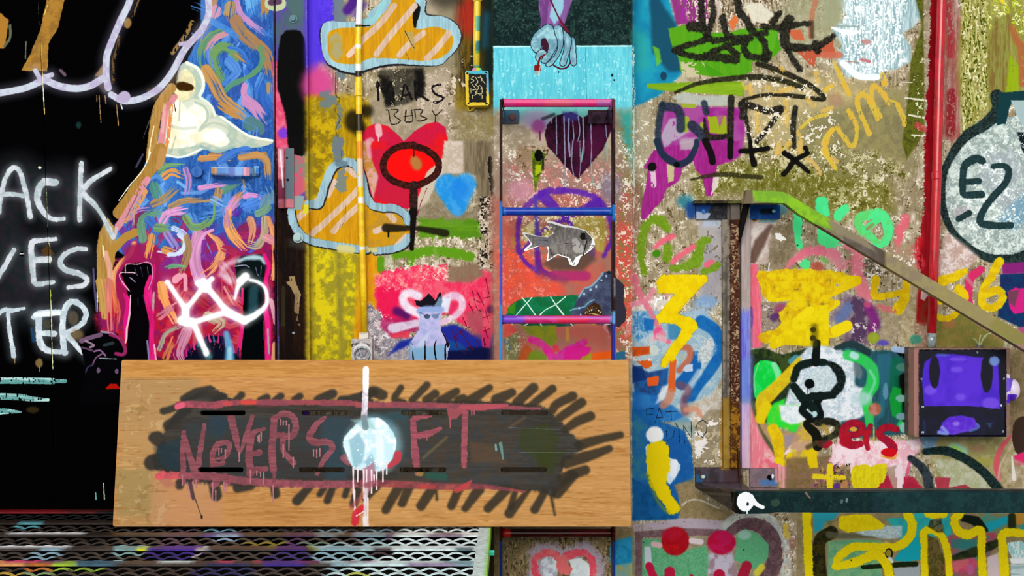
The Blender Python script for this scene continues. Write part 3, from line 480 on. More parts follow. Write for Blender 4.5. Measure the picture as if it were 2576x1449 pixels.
    CH('400,960 700,960 700,1370 400,1370', 'c8b890 a8a070', .14, 'c', 40); S('1260,930 1270,1080', 50, 'c89040', 24, .8); P('560,1370 600,1250 700,1150 900,1370', 'b85020', 30, .9); P('700,1370 740,1260 820,1220 960,1300 980,1370', '6c8c20', 30, .9)
    S('760,1080 900,1140 1000,1250 1080,1370', (90, 100, 130), 'e01c8c', 24, mix='d83c90'); S('1500,1110 1400,1180 1300,1220 1160,1330 1120,1370', (100, 130, 150), 'd81c88', 24, mix='c83c98'); P('1060,1160 1140,1160 1150,1240 1060,1260', 'e0384c', 20, .9); P('1240,1200 1420,1150 1600,1200 1500,1370 1200,1370', 'd81c8c', 24, .95)
    P('1620,1270 1880,1240 1880,1350 1600,1370', 'e85a14', 16, mix='d86a24'); P('1480,1320 1600,1270 1600,1370 1440,1370', 'a09a20', 24, .9); P('1940,1260 2080,1240 2080,1350 1940,1370', '2c6a8c', 16); P('380,860 480,860 560,960 420,1060 370,1040', 'e04a44', 30, .85); P('2020,900 2150,860 2170,1000 2080,1060', 'd8a098', 30, .6, dry=.35)
    P('1340,880 1800,860 1900,1000 1900,1200 1500,1100 1350,1000', 'c05c50', 60, .6)
    Z(1230, 1290, 6.44)
    P('0,230 2330,230 2330,1500 0,1500', '96805c', 4, mix='7e7048', fld='c'); CH('230,380 2000,380 2000,1500 230,1500', 'b49c74 5a4c30', .16, 'd', 10)
    S('800,1100 740,900 760,700 850,600 950,590 1080,650 1180,720 1300,680 1450,610 1600,620 1720,720 1760,880 1740,1100', 240, 'c4b4cc', 110, .8, rough=8)
    P('840,1100 830,780 950,690 1080,700 1120,900 1080,1100', 'b4b4c4', 20, mix='e8f0f4'); P('1280,1100 1340,900 1300,760 1480,730 1620,830 1640,1100', 'eef6f4', 14, mix='d0dce4')
    S('810,1100 730,900 740,760 820,680 940,640 1050,660 1130,740 1200,740 1300,680 1450,640 1590,680 1680,800 1700,950 1680,1100', (110, 120, 100), 'f05468', 14, mix='f07a7c', rough=3); P('1080,700 1250,690 1280,840 1340,900 1270,1020 1160,980 1090,860', 'f07474', 12, rough=4)
    P('2050,440 2330,380 2330,860 2150,880 1960,800 1950,560', '1c84b4', 50, mix='2c98c4'); P('1980,860 2330,800 2330,1100 2000,1100', '7cb0a8', 60, .8, mix='b8b068')
    # ---- wall right of the pilaster
    Z(0, 0, 1)
    P('1591,-170 1640,-170 1700,60 1720,180 1660,240 1591,270', '1280a8', 10, mix='1c98b4', fld='b'); P('1591,80 1625,80 1640,170 1600,180', '2aa4a0', 30, .8); P('1650,-170 1800,-170 1780,60 1700,60', '9c2a98', 10, mix='8a3470', fld='v')
    P('1630,-60 1660,0 1700,60 1720,180 1680,180 1640,130', '14465e', 14, .9); CH('1700,-20 1990,-20 2000,80 1740,60', 'dcd4c4 b8a890 6a5440', .2, 'd', 20)
    P('1591,270 1640,260 1650,400 1591,440', 'b4a88c', 20, .7); CH('1591,300 1650,300 1650,1000 1591,900', 'efe8d4', .12, 'c', 20); S('1593,120 1594,520', 5, 'eef4e4', 2, .9, rough=3, dry=.3); S('1593,520 1592,905', 3, 'd8d0c0', 2, .8, dry=.4)
    E(2040, 60, 90, 90, 'a0a07c', 60, .7); P('1870,220 2080,190 2280,230 2270,420 2000,440 1900,330', 'b6a87a', 60, .8, mix='c8b070', fld='c'); P('2000,300 2280,220 2300,420 2150,470 2000,470', '8c8452', 60, .75, mix='6e6a48', fld='m')
    P('1740,430 1870,400 2080,430 2240,460 2250,530 2080,560 1870,480 1750,500', '76702a', 40, .9, mix='8f8a4c', fld='c'); CH('1760,340 2200,380 2300,430 2200,560 1900,470 1740,500', 'e4dcc0 5a5814 c8c090', .14, 'c', 40)
    E(1990, 470, 150, 34, '5c5c10', 60, .6, dry=.3)
    Z(1600, 0, 3.622)
    P('290,260 480,220 640,300 860,290 1020,250 1280,280 1320,450 1200,560 1050,560 1060,640 940,700 640,690 400,640 380,520 330,440', '4a9c14', 12, mix='5aa018', fld='v'); P('1150,240 1300,260 1250,450 1150,560', '56a81c', 12)
    P('100,760 700,740 960,740 1000,800 960,870 600,850 200,820 100,800', '76a018', 14, mix='88b020', fld='h'); P('150,420 210,440 230,560 190,600', '6cc028', 20, .8); E(250, 690, 30, 40, '14405a', 12); P('600,560 800,680 680,700', '3f9410', 14, .8); CH('400,560 620,560 640,700 420,700', 'c8bc98', .3, 'm', 20)
    P('840,200 900,130 930,180 880,290', 'd8703c', 8); P('1370,270 1500,270 1540,370 1440,360', 'c86440', 12); S('1640,-20 1600,160 1590,330', 50, 'b87050', 14, .8, dry=.2); P('1440,450 1600,440 1780,340 1820,500 1640,520 1620,620', 'c0583c', 6, dry=.1)
    P('680,20 760,0 770,130 700,160', 'c8b8a8', 10, .8); P('990,40 1120,20 1260,130 1180,210 1050,190', 'e0dac4', 20, .9)
    for t, w in [('590,-20 600,200 640,270', 60), ('690,-20 700,150 640,320', 56), ('350,450 600,370 640,330', 56), ('370,470 560,520 700,520 900,540', (56, 60, 90)), ('640,320 700,370 860,350 1040,340', 60), ('790,160 820,300 860,330', 60),
                 ('600,250 500,240', 90), ('640,500 860,400 980,370', 60), ('840,430 920,500', 60), ('920,-20 940,100 1000,180 1060,280', 70), ('1010,360 980,440 1030,510 1180,520 1200,490', (60, 60, 70)), ('1180,540 1170,380 1110,320 1180,300', 60),
                 ('1060,310 1140,300', 40), ('1150,240 1300,250 1420,230 1580,210', (50, 60, 50)), ('1400,170 1360,240 1350,360 1380,420 1540,430 1650,420 1820,310', (80, 90, 60, 50)), ('1640,400 1650,460', 70), ('1380,440 1430,540 1490,630', (40, 60)), ('1240,200 1300,120', 60)]:
        S(t, w, '14130f', 18, .93, rough=2, mix='2c2a20', fld='f')
    S('1600,200 1600,330', 40, '4a3828', 30, .8)
    S('360,840 560,760 800,720 1100,700 1350,740 1520,800', (30, 50, 50), '1c1c10', 14, .93, mix='33331c', fld='f'); S('1110,580 1300,640 1500,730 1620,800 1710,900 1500,880 1300,860 1130,870 970,910', (50, 50, 40, 40, 26), '1a1810', 14, .95, mix='2f2c1c', fld='f')
    P('320,880 440,840 600,870 880,870 880,960 600,960 400,940', 'b4bab0', 26, .9)
    P('220,960 420,960 640,970 960,980 1000,1200 960,1400 900,1450 120,1450 220,1300', 'a44a94', 26, mix='9a2288', fld='b'); P('300,1080 460,1060 480,1200 260,1340 220,1240', 'b4b0bc', 20, .8, dry=.15); P('400,1260 620,1240 660,1400 400,1400', 'b8a4b4', 40, .8)
    P('650,1060 820,1050 830,1230 670,1210', '98a81c', 10); P('730,1050 800,1050 760,1170', 'a4607c', 8); S('430,960 530,965', 36, '98a830', 10); S('460,1080 450,1180', 50, '98a830', 10); S('600,1130 600,1180', 40, '98a830', 10)
    for t, w in [('240,950 210,1100 200,1280 260,1450', 60), ('240,970 350,980 400,1040 405,1170', 80), ('620,940 640,1020', 60), ('510,1140 600,1230 640,1300 690,1450', 90)]: S(t, w, '28384c', 20, .9, mix='1c2430', fld='f')
    for t, w in [('620,1080 660,1240 840,1240', (20, 56, 50)), ('865,890 860,1100 855,1420', 60), ('545,1310 480,1450', 46), ('960,950 980,1000 970,1060', 70), ('980,940 1100,980 1200,1010 1320,990', (60, 60, 70)), ('1320,1000 1220,1140 1100,1290', (50, 44)), ('1000,1060 1030,1250 1060,1450', 36),
                 ('950,1375 1200,1350', 40), ('1450,980 1430,1140 1440,1340', (46, 56, 36)), ('1350,1390 1440,1450', 50)]: S(t, w, '171511', 14, .94, mix='302c22', fld='f')
    CH('980,700 1800,700 1900,1450 1000,1450', 'ece4d0', .1, 'c', 60)
    for t in ['1040,780 1050,850', '1200,800 1300,830 1420,800', '1640,660 1660,740', '1360,920 1380,1140', '1100,1020 1110,1200', '1400,1300 1280,1400', '1300,590 1340,640', '1480,1200 1500,1400', '980,760 1000,800', '1560,900 1620,960', '1700,1010 1780,980']: S(t, 44, 'dcb454', 16, .8, dry=.3)
    S('1500,1160 1600,1080 1740,1040', 32, 'd8bc40', 10, .9, dry=.15)
    S('1790,1180 1720,1270 1710,1380 1760,1450', 44, 'dcc244', 10, .92, dry=.12); P('1740,860 1850,840 1900,960 1760,960', 'a87860', 40, .5)
    Z(1600, 360, 3.622)
    P('160,60 560,-20 940,-20 880,160 740,200 700,480 640,480 600,300 540,240 520,160 420,230 390,340 270,420 250,500 130,640 80,700 40,690 60,520 80,420 110,230 60,230', '98207c', 10, mix='a82c8c', fld='v'); P('280,190 350,190 340,340 290,360', 'c4b888', 10); S('150,250 160,380', 50, 'e8d8dc', 14, .85, dry=.25)
    P('400,-20 560,-20 560,60 400,60', 'b4a4ac', 30, .9); P('700,300 760,300 740,400 680,480', 'e0d8cc', 10, .9)
    S('190,-20 240,100 350,180 400,190 480,150 540,40 550,-20', (60, 66, 60, 46), '1c2c40', 12, .95); E(370, 195, 26, 24, '060606', 8); E(145, 215, 40, 40, '100c0c', 14)
    for t, w in [('630,-20 680,90 695,170', 60), ('860,-20 855,120', 56), ('950,72 1050,70 1200,45', 40), ('1040,-20 1050,100 1075,190', (30, 40, 60)), ('1350,90 1450,160 1570,260', (46, 44, 36)), ('1560,90 1440,160 1390,230 1345,280', (40, 50, 46)), ('1540,40 1560,90', 40)]: S(t, w, '0a0907', 10, .95)
    S('500,330 700,290 850,285 1000,300 1140,310', (20, 40, 44, 40), '2c2a14', 14, .85, dry=.1)
    for t in ['1300,0 1280,90', '1560,140 1640,210 1670,280', '1700,0 1740,100 1830,170', '1500,-10 1480,60']: S(t, 40, 'd8b060', 10, .88, dry=.2)
    E(450, 530, 80, 60, '2a7c90', 70, .85); E(1330, 600, 50, 50, '3a88a0', 50, .7); S('1150,715 1250,710', 40, '4c98b0', 20, .7); E(500, 610, 50, 80, '14408c', 50, .9)
    # plaster beside the bracket, green strokes
    P('560,700 800,700 810,1450 560,1450 580,1000', 'a4a0a8', 30, .9, mix='b8b0b0', fld='b'); CH('600,700 800,700 800,1450 600,1450', '7a7460', .07, 'c', 30)
    P('620,690 780,690 760,760 600,760', 'b8c8e0', 40, .7)
    P('1040,720 1280,720 1240,1100 1040,1100', 'c4aca4', 20, .95, mix='dcd0c8'); S('1220,760 1130,900 1060,1060', (40, 100, 80), '5c4034', 40, .85); P('1240,760 1450,740 1440,1160 1180,1160', '74684c', 40, .85, mix='8f7e64', fld='c')
    P('1265,820 1310,815 1365,880 1320,895 1270,870', 'f2efea', 3, rough=2); S('1215,1090 1200,1180', 12, 'efe8e8', 4); S('1120,1100 1210,1170 1200,1450', 4, '3a2c20', 2, .8)
    for t, w in [('270,760 200,690 110,730 60,840 40,1060', (90, 80, 70)), ('285,960 285,1050', 84), ('330,1140 480,1110 570,990 590,900 660,880', (60, 80, 90, 60)), ('560,1100 580,1040', 70), ('620,1170 740,1110', 66), ('65,1130 65,1180', 66)]:
        S(t, w, '6a9212', 20, .93, rough=3, mix='78a020', fld='f')
    E(185, 1005, 36, 34, '3f8a10', 8)
    for t in ['180,940 250,880 330,850', '330,1080 430,1000 520,940', '640,1110 690,1080']: S(t, 50, 'f0647c', 20, .9, rough=2)
    S('1430,680 1480,800 1490,950', 70, 'e8748c', 1, 0)
    S('1480,620 1470,800 1490,940', (80, 80, 50), '48e890', 12, 1, rough=3); S('1690,540 1690,600', 110, '4ae08c', 14, rough=3); P('1650,720 1820,820 1820,960 1740,960 1650,900', '52f090', 12); E(1470, 930, 8, 8, '104030', 2); P('1480,1100 1540,1050 1590,1080 1570,1150 1540,1170', '54e088', 8); S('1540,1150 1540,1250', 10, '60d870', 4)
    S('1340,1170 1440,1060 1570,990 1700,980 1830,1020', (30, 70, 90, 90), 'e87088', 24, .92, rough=4); P('1590,1100 1660,1070 1720,1130 1680,1180 1600,1150', 'b0503c', 30, .85); S('1690,1050 1740,1080', 40, '7ab058', 14, .8)
    P('1035,1090 1110,1100 1140,1450 1030,1450', 'f08090', 12, mix='e86c84')
    Z(2076, 0, 3.622)
    P('-30,-200 790,-200 880,150 800,250 700,300 780,420 780,560 640,630 520,650 480,720 200,700 110,560 150,400 60,270 190,140', 'c4dee2', 30, .93, mix='90b4bc', fld='v'); CH('160,-50 760,-50 700,280 740,560 520,680 200,680 160,400 120,250', 'ffffff f0fcfc', .22, 'd', 60); P('-20,-100 180,-100 150,200 -20,260', '9ca07c', 60, .8)
    S('60,250 180,290 290,290', (20, 50, 30), 'f4fcfa', 10); S('100,235 300,240', 14, '8a9c94', 8, .8); S('160,570 300,690 470,700', 60, 'f0fafa', 14); S('330,540 400,560', 30, 'c06060', 10, .8); S('190,560 300,565', 10, 'b06858', 6, .7); S('-20,500 130,500', 60, 'c86a50', 20, .85); E(370, 380, 40, 24, 'c07c74', 16, .8)
    P('800,-100 890,-100 900,800 900,1200 740,1450 700,1300 740,1000 780,560 880,240', '5c6414', 24, .9, mix='40460c', fld='c'); CH('790,500 900,500 900,1450 790,1450', 'e8e8b8', .08, 'c', 10)
    P('905,-200 960,-200 960,1460 900,1460', '8a7c60', 14, .8, mix='b0a088', fld='c')
    for t in ['730,890 920,915', '760,1045 920,1075', '680,745 790,750', '790,1230 940,1240']: S(t, (14, 36, 20) if '745' not in t else 8, 'efe9d8', 6, .9, dry=.15)
    for t, w in [('70,560 130,680 190,800 215,860', (20, 50, 40)), ('210,1010 280,1140 280,1260 240,1330 180,1260 110,1170', 44), ('400,1220 360,1120 300,980 300,880 370,870 470,1080', 46), ('500,1060 420,900 440,780 530,860 570,940', 44), ('520,680 540,760', 50), ('650,950 700,1040 720,1130', 44), ('560,900 640,930', 30), ('60,1180 10,1280 10,1400 90,1530', 40), ('0,820 60,780', 40)]:
        S(t, w, 'e0b43c', 10, .92, dry=.14, rough=2, mix='d8bc40')
    # red band left and right of the pipe
    P('975,-300 1100,-300 1090,300 1060,1000 1030,1460 900,1460 920,1000 940,600', '7c0410', 10, mix='94081a', fld='v', rough=4); P('1090,-200 1150,-200 1280,300 1240,700 1240,1250 1150,1300 1060,1250', '9c5048', 50, .8, mix='a88078', fld='v'); S('1110,0 1140,280 1140,500', 60, 'a8202c', 30, .7, dry=.3)
    S('1150,850 1140,1200', 90, '8c1420', 40, .8, dry=.35); S('840,1140 900,1180', 60, 'c84048', 30, .8, dry=.3)
    P('1260,-200 1830,-200 1830,900 1640,880 1500,1080 1240,1200 1200,600', '8c8c34', 60, .9, mix='a09a54', fld='v'); CH('1240,-100 1480,-100 1480,1000 1240,1250', 'e4e0b4 4c5408 c4c078', .2, 'd', 40); CH('1480,-50 1830,-50 1830,300 1480,300', 'b8c428 e8f0a0', .16, 'c', 40)
    P('1520,160 1680,130 1700,220 1640,1000 1500,1060 1480,500', '7e6430', 30, .85, mix='8c8c40', fld='v'); S('1700,240 1740,360 1790,460 1790,760', (50, 80, 60), 'b06038', 20, .85, dry=.12); P('1680,500 1760,600 1760,820 1640,860', '94b40c', 30, .85, dry=.1); S('1590,-20 1620,20', 30, 'e8d030', 10)
    P('900,1300 1035,1300 1030,1700 1010,2100 990,2900 900,2960 870,2500 840,2350 900,1900', '8c0814', 14, .95, mix='a40c1c', fld='v', rough=4); S('870,2360 830,2300 860,2180', 60, 'c81c24', 30, .8, dry=.3); S('1040,1700 1030,2300 1010,2900', 40, 'b82430', 30, .5, dry=.3); P('820,2500 960,2480 980,2900 850,2900', '8c1c14', 40, .8, dry=.2)
    # dark ringed white bubble with letters
    Z(2076, 360, 3.622)
    P('1250,-20 1100,220 1060,400 1080,640 1200,820 1350,960 1500,1030 1850,1050 1900,-200 1700,-240 1400,-200', '98a8a4', 10, mix='dce8e0', fld='c', sm=True)
    P('1480,100 1700,60 1850,300 1850,700 1600,600 1400,300', 'a8b0b8', 80, .6); P('1560,700 1850,400 1850,700 1720,800', '6a9cb8', 60, .7); P('1750,-100 1850,-100 1850,150 1790,60', '101a20', 20)
    CH('1150,0 1850,-100 1850,950 1300,900', 'f4fcf8 c4d4cc', .12, 'c', 30); E(1250, 640, 90, 60, 'b0a0a8', 50, .6)
    S('1560,-430 1570,-300 1450,-170 1300,-80 1180,60 1090,240 1062,420 1080,620 1150,790 1290,930 1480,1040 1700,1060 1850,1020', (120, 110, 90, 70, 60, 64, 60, 60, 90, 110), '16201f', 14, .98, mix='28403f', fld='f'); P('1580,-460 1850,-480 1850,-390 1700,-390 1640,-180 1560,-160', '123a40', 12); P('1690,-390 1850,-390 1850,-100 1760,-220', 'a8c0c0', 8)
    S('1560,90 1540,100', 1, '000000', 1, 0)
    for t, w in [('1430,160 1370,140 1280,190 1255,260 1250,400 1270,470 1420,465', (70, 76, 60, 60, 70)), ('1280,350 1400,345', 54), ('1530,210 1620,205 1670,250 1640,360 1500,520 1420,650 1420,730 1560,750 1690,745', (50, 60, 64, 60, 66, 60)), ('1215,690 1310,635', 56)]:
        S(t, w, '18302f', 10, .97, mix='223c40', fld='f')
    # green letters, pinks, yellow tag
    S('180,600 120,660', 90, '4ee890', 16, rough=3); S('0,600 10,640', 60, '4ee890', 16); P('0,780 170,860 160,930 60,930 0,970', '52e88c', 10); S('330,800 300,700 400,650 500,640 570,740 560,860 500,920 420,860 360,800', (80, 90, 90, 80, 70), '52ec90', 14, .97, rough=3, mix='60d870'); S('470,700 360,790', 60, '50e888', 14); S('380,780 430,740', 30, '9a8850', 12, .8); S('490,860 520,830', 24, '9c7a50', 10, .7)
    S('720,700 680,820 650,980', (100, 80, 50), 'e86878', 24, .9, rough=6); S('190,900 280,960 300,1200 370,1400', 120, 'e8788c', 40, .85, rough=8); S('60,1000 140,1120', 120, 'e88a98', 40, .8, rough=8); S('800,980 860,1100', 100, 'd84450', 40, .7, dry=.3); P('600,940 780,900 850,1200 760,1250 640,1200 560,1100', 'b49480', 40, .7, mix='9a8a60', fld='c')
    P('1030,1080 1100,800 1300,950 1400,1040 1300,1150 1060,1250', 'c8a89c', 50, .9, mix='ecdcd8', fld='c'); CH('600,950 860,950 850,1250 600,1250', 'f0e8dc', .18, 'c', 30); CH('350,1040 500,1040 520,1240 350,1240', 'ece0d8 5a5048', .2, 'c', 30)
    Z(2036, 680, 3.293)
    P('480,260 620,240 780,300 700,620 560,620 540,400', '9c8a6c', 40, .9, mix='b0a284', fld='c'); P('1050,420 1300,330 1650,500 1600,640 1050,640', '7c7a38', 40, .95, mix='90803c', fld='c'); P('1650,650 1800,640 1800,1450 1640,1450', '7e6c4c', 30, mix='94805c', fld='c')
    P('880,200 960,130 1000,150 1000,460 880,440', 'a40c14', 20, mix='8c3020'); P('820,100 900,120 880,440 840,620 760,620 760,300', 'a8946c', 30, .9, mix='c4b490', fld='c'); P('930,160 990,150 990,200 950,250 920,230', 'c8aca8', 8); P('880,430 1000,430 1000,640 860,640', 'a47460', 30, .55)
    P('1580,30 1800,20 1800,500 1560,380', '123a68', 16, mix='1c2c5c', fld='c'); P('1590,-60 1800,-70 1800,20 1600,30', '8c2478', 20); P('1640,180 1700,140 1780,150 1800,340 1700,360 1660,320', 'd82484', 12); P('1640,170 1740,160 1700,300 1650,260', '6a4450', 20, .9); P('1720,480 1800,460 1800,560', 'b85080', 14)
    S('1420,-10 1340,60 1310,200 1320,280', (60, 80, 60), 'e02868', 14, .93, rough=2); S('1230,-40 1300,60 1430,190 1400,100', 30, 'c8b8a0', 30, .5); S('1300,350 1450,460 1600,560', (60, 40), 'b88078', 24, .85); E(1160, 440, 50, 40, 'b07848', 30, .8); E(880, 570, 50, 40, '2c8c74', 30, .8)
    for t, w in [('550,70 545,210 680,200 800,175', (70, 60, 50, 60)), ('805,100 790,220 735,320', (60, 80, 100)), ('1060,100 1180,60 1280,10', (90, 80, 60)), ('1240,160 1280,220 1180,230 1070,250', (90, 60, 60)), ('1060,380 1130,400 1210,360 1250,300', (50, 50, 30)), ('1570,-70 1500,60 1440,160 1430,260 1470,310 1560,290 1600,220 1560,160 1470,190', (80, 60, 60, 66, 66))]:
        S(t, w, 'f0d010', 14, .97, rough=2, mix='e0b808', fld='m')
    P('1450,190 1490,160 1560,180 1560,250 1500,300 1450,280', 'c0404c', 6, .0)
    P('300,180 440,230 560,300 600,440 560,620 280,620 300,420 150,420', '74566c', 40, .9, mix='8c7c88', fld='m'); S('330,300 250,400', 90, '5c74a8', 40, .8); S('480,300 540,420 520,480', 80, '7c1c78', 40, .85); P('360,230 440,240 480,480 420,600 350,560', '4e3454', 20, .85, rough=6); CH('340,430 600,430 580,620 340,620', 'd8c8cc', .16, 'c', 20); E(530, 560, 50, 50, '98a824', 20, .9); E(610, 600, 50, 24, '5448b8', 30, .9); E(480, 280, 30, 30, 'd85878', 20, .7); S('560,300 700,330', 50, 'd85a64', 20, .7, dry=.3)
    # yellow scribble flash
    Z(1560, 660, 3.622)
    P('1250,80 1400,110 1700,90 1900,90 1900,400 1660,340 1360,360 1300,300 1270,200', 'e4c404', 14, mix='f0d408', fld='v'); CH('1260,80 1900,90 1900,360 1300,330', 'b89a20', .08, 'c', 10)
    P('1300,360 1700,360 1560,500 1400,700 1290,780 1180,780 1180,400', '9a8c7c', 20, .8, mix='8c7466', fld='c'); CH('1290,370 1500,370 1400,640 1290,640', 'd8ccd0 4c3c50', .12, 'c', 30); E(1470, 440, 70, 70, '9a3c64', 40, .75); E(1430, 500, 70, 40, '4a2468', 30, .8); E(1550, 375, 30, 28, 'd89a6c', 10, .8)
    P('1180,20 1240,20 1280,400 1290,770 1190,780', 'f07c90', 12, mix='e86478', fld='v'); E(1190, 500, 20, 100, '6a2c80', 20, .8)
    Z(2036, 680, 3.293)
    S('400,75 300,70 100,80 -100,100', 60, 'f2d60c', 14, .97); S('400,90 200,180 60,240', 60, 'eecc08', 14, .95); S('80,190 60,240', 90, 'f0d410', 14, .9); S('230,270 100,340', (50, 70), 'f2d60c', 12, .95); S('310,460 200,510 60,520', (90, 90, 70), 'f0d410', 14, .97); [S(t, w, 'ecd010', 16, .95, rough=3, mix='d8ac0c', fld='m') for t, w in [('-380,60 -200,40 60,50 260,60', 110), ('-340,170 -150,160 60,150 160,140', 120), ('20,150 -80,260 -200,380', 110), ('120,100 20,260 -60,360', 100), ('160,270 40,340 -120,420 -280,560', (90, 110, 120, 90)), ('100,330 -20,440 -120,500', 110), ('-380,560 -200,520 0,500 200,510', (90, 80, 70)), ('-20,200 -60,300', 120)]]; CH('-300,100 200,60 100,400 -300,560', '8c7c38', .02, 'm', 20, .7)
    S('310,460 220,500', 90, 'f4da10', 12)
    Z(1560, 660, 3.622)
    P('1900,380 1700,400 1560,520 1480,640 1380,700 1350,760 1390,790 1500,750 1700,760 1900,760', 'e4c608', 14, mix='f0d810', fld='m'); S('1740,430 1640,500', 60, 'f4dc14', 16, .9)
    # blues, orange and the clean yellow flash, left field
    P('110,420 240,380 330,430 500,470 760,420 880,560 900,680 950,700 950,1000 850,1200 600,1310 110,1310', 'b8ccd4', 30, .92, mix='8cb4cc', fld='c'); P('110,380 300,330 460,340 360,440 240,430 110,440', 'e4dcd0', 24, .9, mix='c4b4a0', fld='c')
    CH('110,300 480,300 480,420 110,440', 'ffffff f0dcd8', .22, 'd', 20); S('130,120 160,260 260,420 330,560 430,720', (60, 60, 50, 50, 30), 'e07488', 18, .9, rough=4); S('110,380 240,340 300,250', 50, 'e8889c', 24, .8); S('430,300 340,180', 40, 'e8a0a0', 30, .6)
    E(780, 360, 110, 60, '7ca4d0', 60, .8); E(730, 420, 120, 60, 'a4bcd8', 60, .6, dry=.3); P('110,450 240,450 300,560 270,620 200,740 110,700', '3c88c4', 30, .9, mix='9cc4d8', fld='d'); P('210,500 310,520 300,620 220,620', '1468b8', 20, .9); E(345, 640, 44, 50, 'ec4c84', 16, .9); S('330,680 440,720', 40, 'ec6c8c', 16, .9); S('300,700 380,640', 50, 'ec8ca0', 20, .7)
    P('430,560 560,560 540,700 440,700', '2c7cac', 30, .8); 
    S('740,540 860,620 900,760 880,880 800,1010 700,1130 620,1250', (120, 110, 100, 90, 110), '1468b4', 24, .95, mix='0c5ca8', fld='m'); S('690,840 680,950 600,1060 560,1100', (70, 130, 120), '0c5cac', 14, .95); E(780, 800, 70, 120, 'd8dcdc', 40, .9, rough=5, rot=25, mix='b4bcbc', fld='f'); S('720,1000 600,1180', 60, 'c4d4dc', 30, .7)
    P('110,930 260,1000 440,960 430,1120 330,1220 130,1200', '14549c', 24, .92, mix='1c3c78', fld='m'); P('110,1180 330,1210 420,1290 640,1320 640,1450 110,1450', '1464b8', 30, .92, mix='2478c4', fld='b'); P('380,1130 460,1100 400,1250 320,1290', 'e8eef0', 30, .8); P('480,1300 720,1260 900,1150 930,1200 900,1450 640,1450', 'c4b8a4', 40, .85, mix='dcdcd8', fld='c')
    P('110,950 200,940 240,1060 110,1100', '0c2c6c', 20, .8); P('240,1050 350,1030 345,1120 250,1130', 'e85c20', 14); P('110,770 265,765 270,830 110,860', 'e05c1c', 10, mix='c84c18'); P('140,900 290,890 290,940 230,970 190,930', 'dc5c1c', 12); CH('110,850 300,840 290,900 110,900', 'f0e0d4', .35, 'c', 8); E(310, 800, 40, 50, 'd8dccc', 20, .7)
    S('480,900 470,1040 470,1150', (60, 60, 70), 'e05c20', 10, .95); S('460,1180 440,1250 390,1300', 70, 'cc8060', 30, .8); S('560,770 620,780 640,850 600,920 540,980', 60, 'c06040', 24, .85); E(560, 860, 36, 36, 'a4b4a8', 20, .8); P('560,980 600,930 660,920 660,990 600,1000', 'c0d0e4', 8); S('540,1110 620,1160 580,1260 590,1360', 70, '7c4c58', 30, .7); S('600,1340 700,1340 730,1400', 50, 'd89070', 30, .8)
    E(310, 700, 130, 50, 'dce0dc', 40, .5, dry=.35)
    P('320,180 380,110 480,105 790,115 790,170 700,270 530,460 690,530 710,590 600,740 410,960 360,950 370,880 560,620 500,560 400,550 350,550 330,500 490,290 340,280', 'a88c10', 30, .5)
    P('325,180 380,115 480,108 790,118 790,170 700,260 525,465 690,525 705,590 600,740 410,955 365,950 375,890 560,620 500,560 400,548 350,540 330,490 495,285 350,275', 'f4d808', 7, 1, mix='ecca04', fld='m', rough=2)
    D('355,540,25 465,880,20 478,885,18 490,870,20', 12, 'f4d808')
    for t in []: S(t, 6, '0c1830', 3, .9, lin=True)
    Z(1560, 1030, 3.458)
    P('105,0 300,0 350,100 560,180 620,330 640,560 640,640 500,640 520,900 500,950 105,970', '1458a4', 20, .96, mix='1c6cb0', fld='b'); P('105,0 240,140 220,600 105,640', '2874a8', 40, .7, mix='3c8490'); P('110,600 300,700 500,900 480,950 110,960', '0c4c84', 30, .8, mix='145c98')
    P('420,120 560,60 640,130 640,280 560,180', '8cacb0', 30, .7); P('470,660 640,600 650,700 860,860 1000,900 900,1000 520,960 520,800', '9a8660', 30, .95, mix='86744c', fld='c'); P('640,130 780,0 905,0 905,505 650,505', 'a4967c', 24, .9, mix='8c7c5c', fld='c'); P('650,200 700,180 760,260 720,340 690,420 660,420', 'f4efe8', 6, .95, rough=6); CH('640,60 900,60 900,500 640,460', 'f4efe8 c4b494', .16, 'm', 20); S('890,0 885,490', 34, 'b87c10', 14, .8, dry=.3)
    E(300, 220, 74, 74, 'fafafa', 24); P('240,300 440,420 520,480 500,560 430,650 400,600 380,480 240,430', 'cfe4f4', 12, sm=True); S('470,460 460,560', 60, 'f0f4fc', 14)
    S('330,370 330,500 330,640 400,760 460,860', (200, 200, 150, 110, 110), 'f0d408', 14, 1, rough=3); S('230,560 330,800 420,900', 30, '9aa01c', 30, .5)
    for t in ['224,-5 290,-8', '224,-5 230,92', '228,42 285,40', '300,118 340,-15 385,112', '315,70 370,68', '440,-20 445,88', '400,20 495,15', '400,170 410,270 460,240 470,180 400,150', '510,160 515,290', '560,290 550,140 620,250 615,100', '655,160 680,110 720,90 755,120 750,190 715,240 680,220 655,160', '480,120 500,150']: S(t, 5, '0c1428', 3, .9, lin=True)
    S('540,830 600,790 700,790 860,860', 16, 'cfcab8', 8, .8, dry=.2)
    # panels under the jib: red dots, green, brown halo
    P('105,990 900,960 1000,900 1400,980 1420,1450 105,1450', '8c7c68', 14, mix='a49878', fld='c'); P('110,1000 600,940 900,970 880,1060 500,1030 120,1060', 'b8a8b8', 20, .9, dry=.1)
    P('130,1060 600,1030 880,1040 900,1090 560,1100 200,1110 190,1450 130,1450', '6a4c50', 14, .95, mix='7c6068', fld='c'); P('190,1120 350,1130 560,1230 740,1180 780,1300 750,1460 190,1460', '54a070', 14, mix='6ab080', fld='f'); P('210,1190 260,1190 280,1380 210,1380', 'd0d0e0', 16, .9)
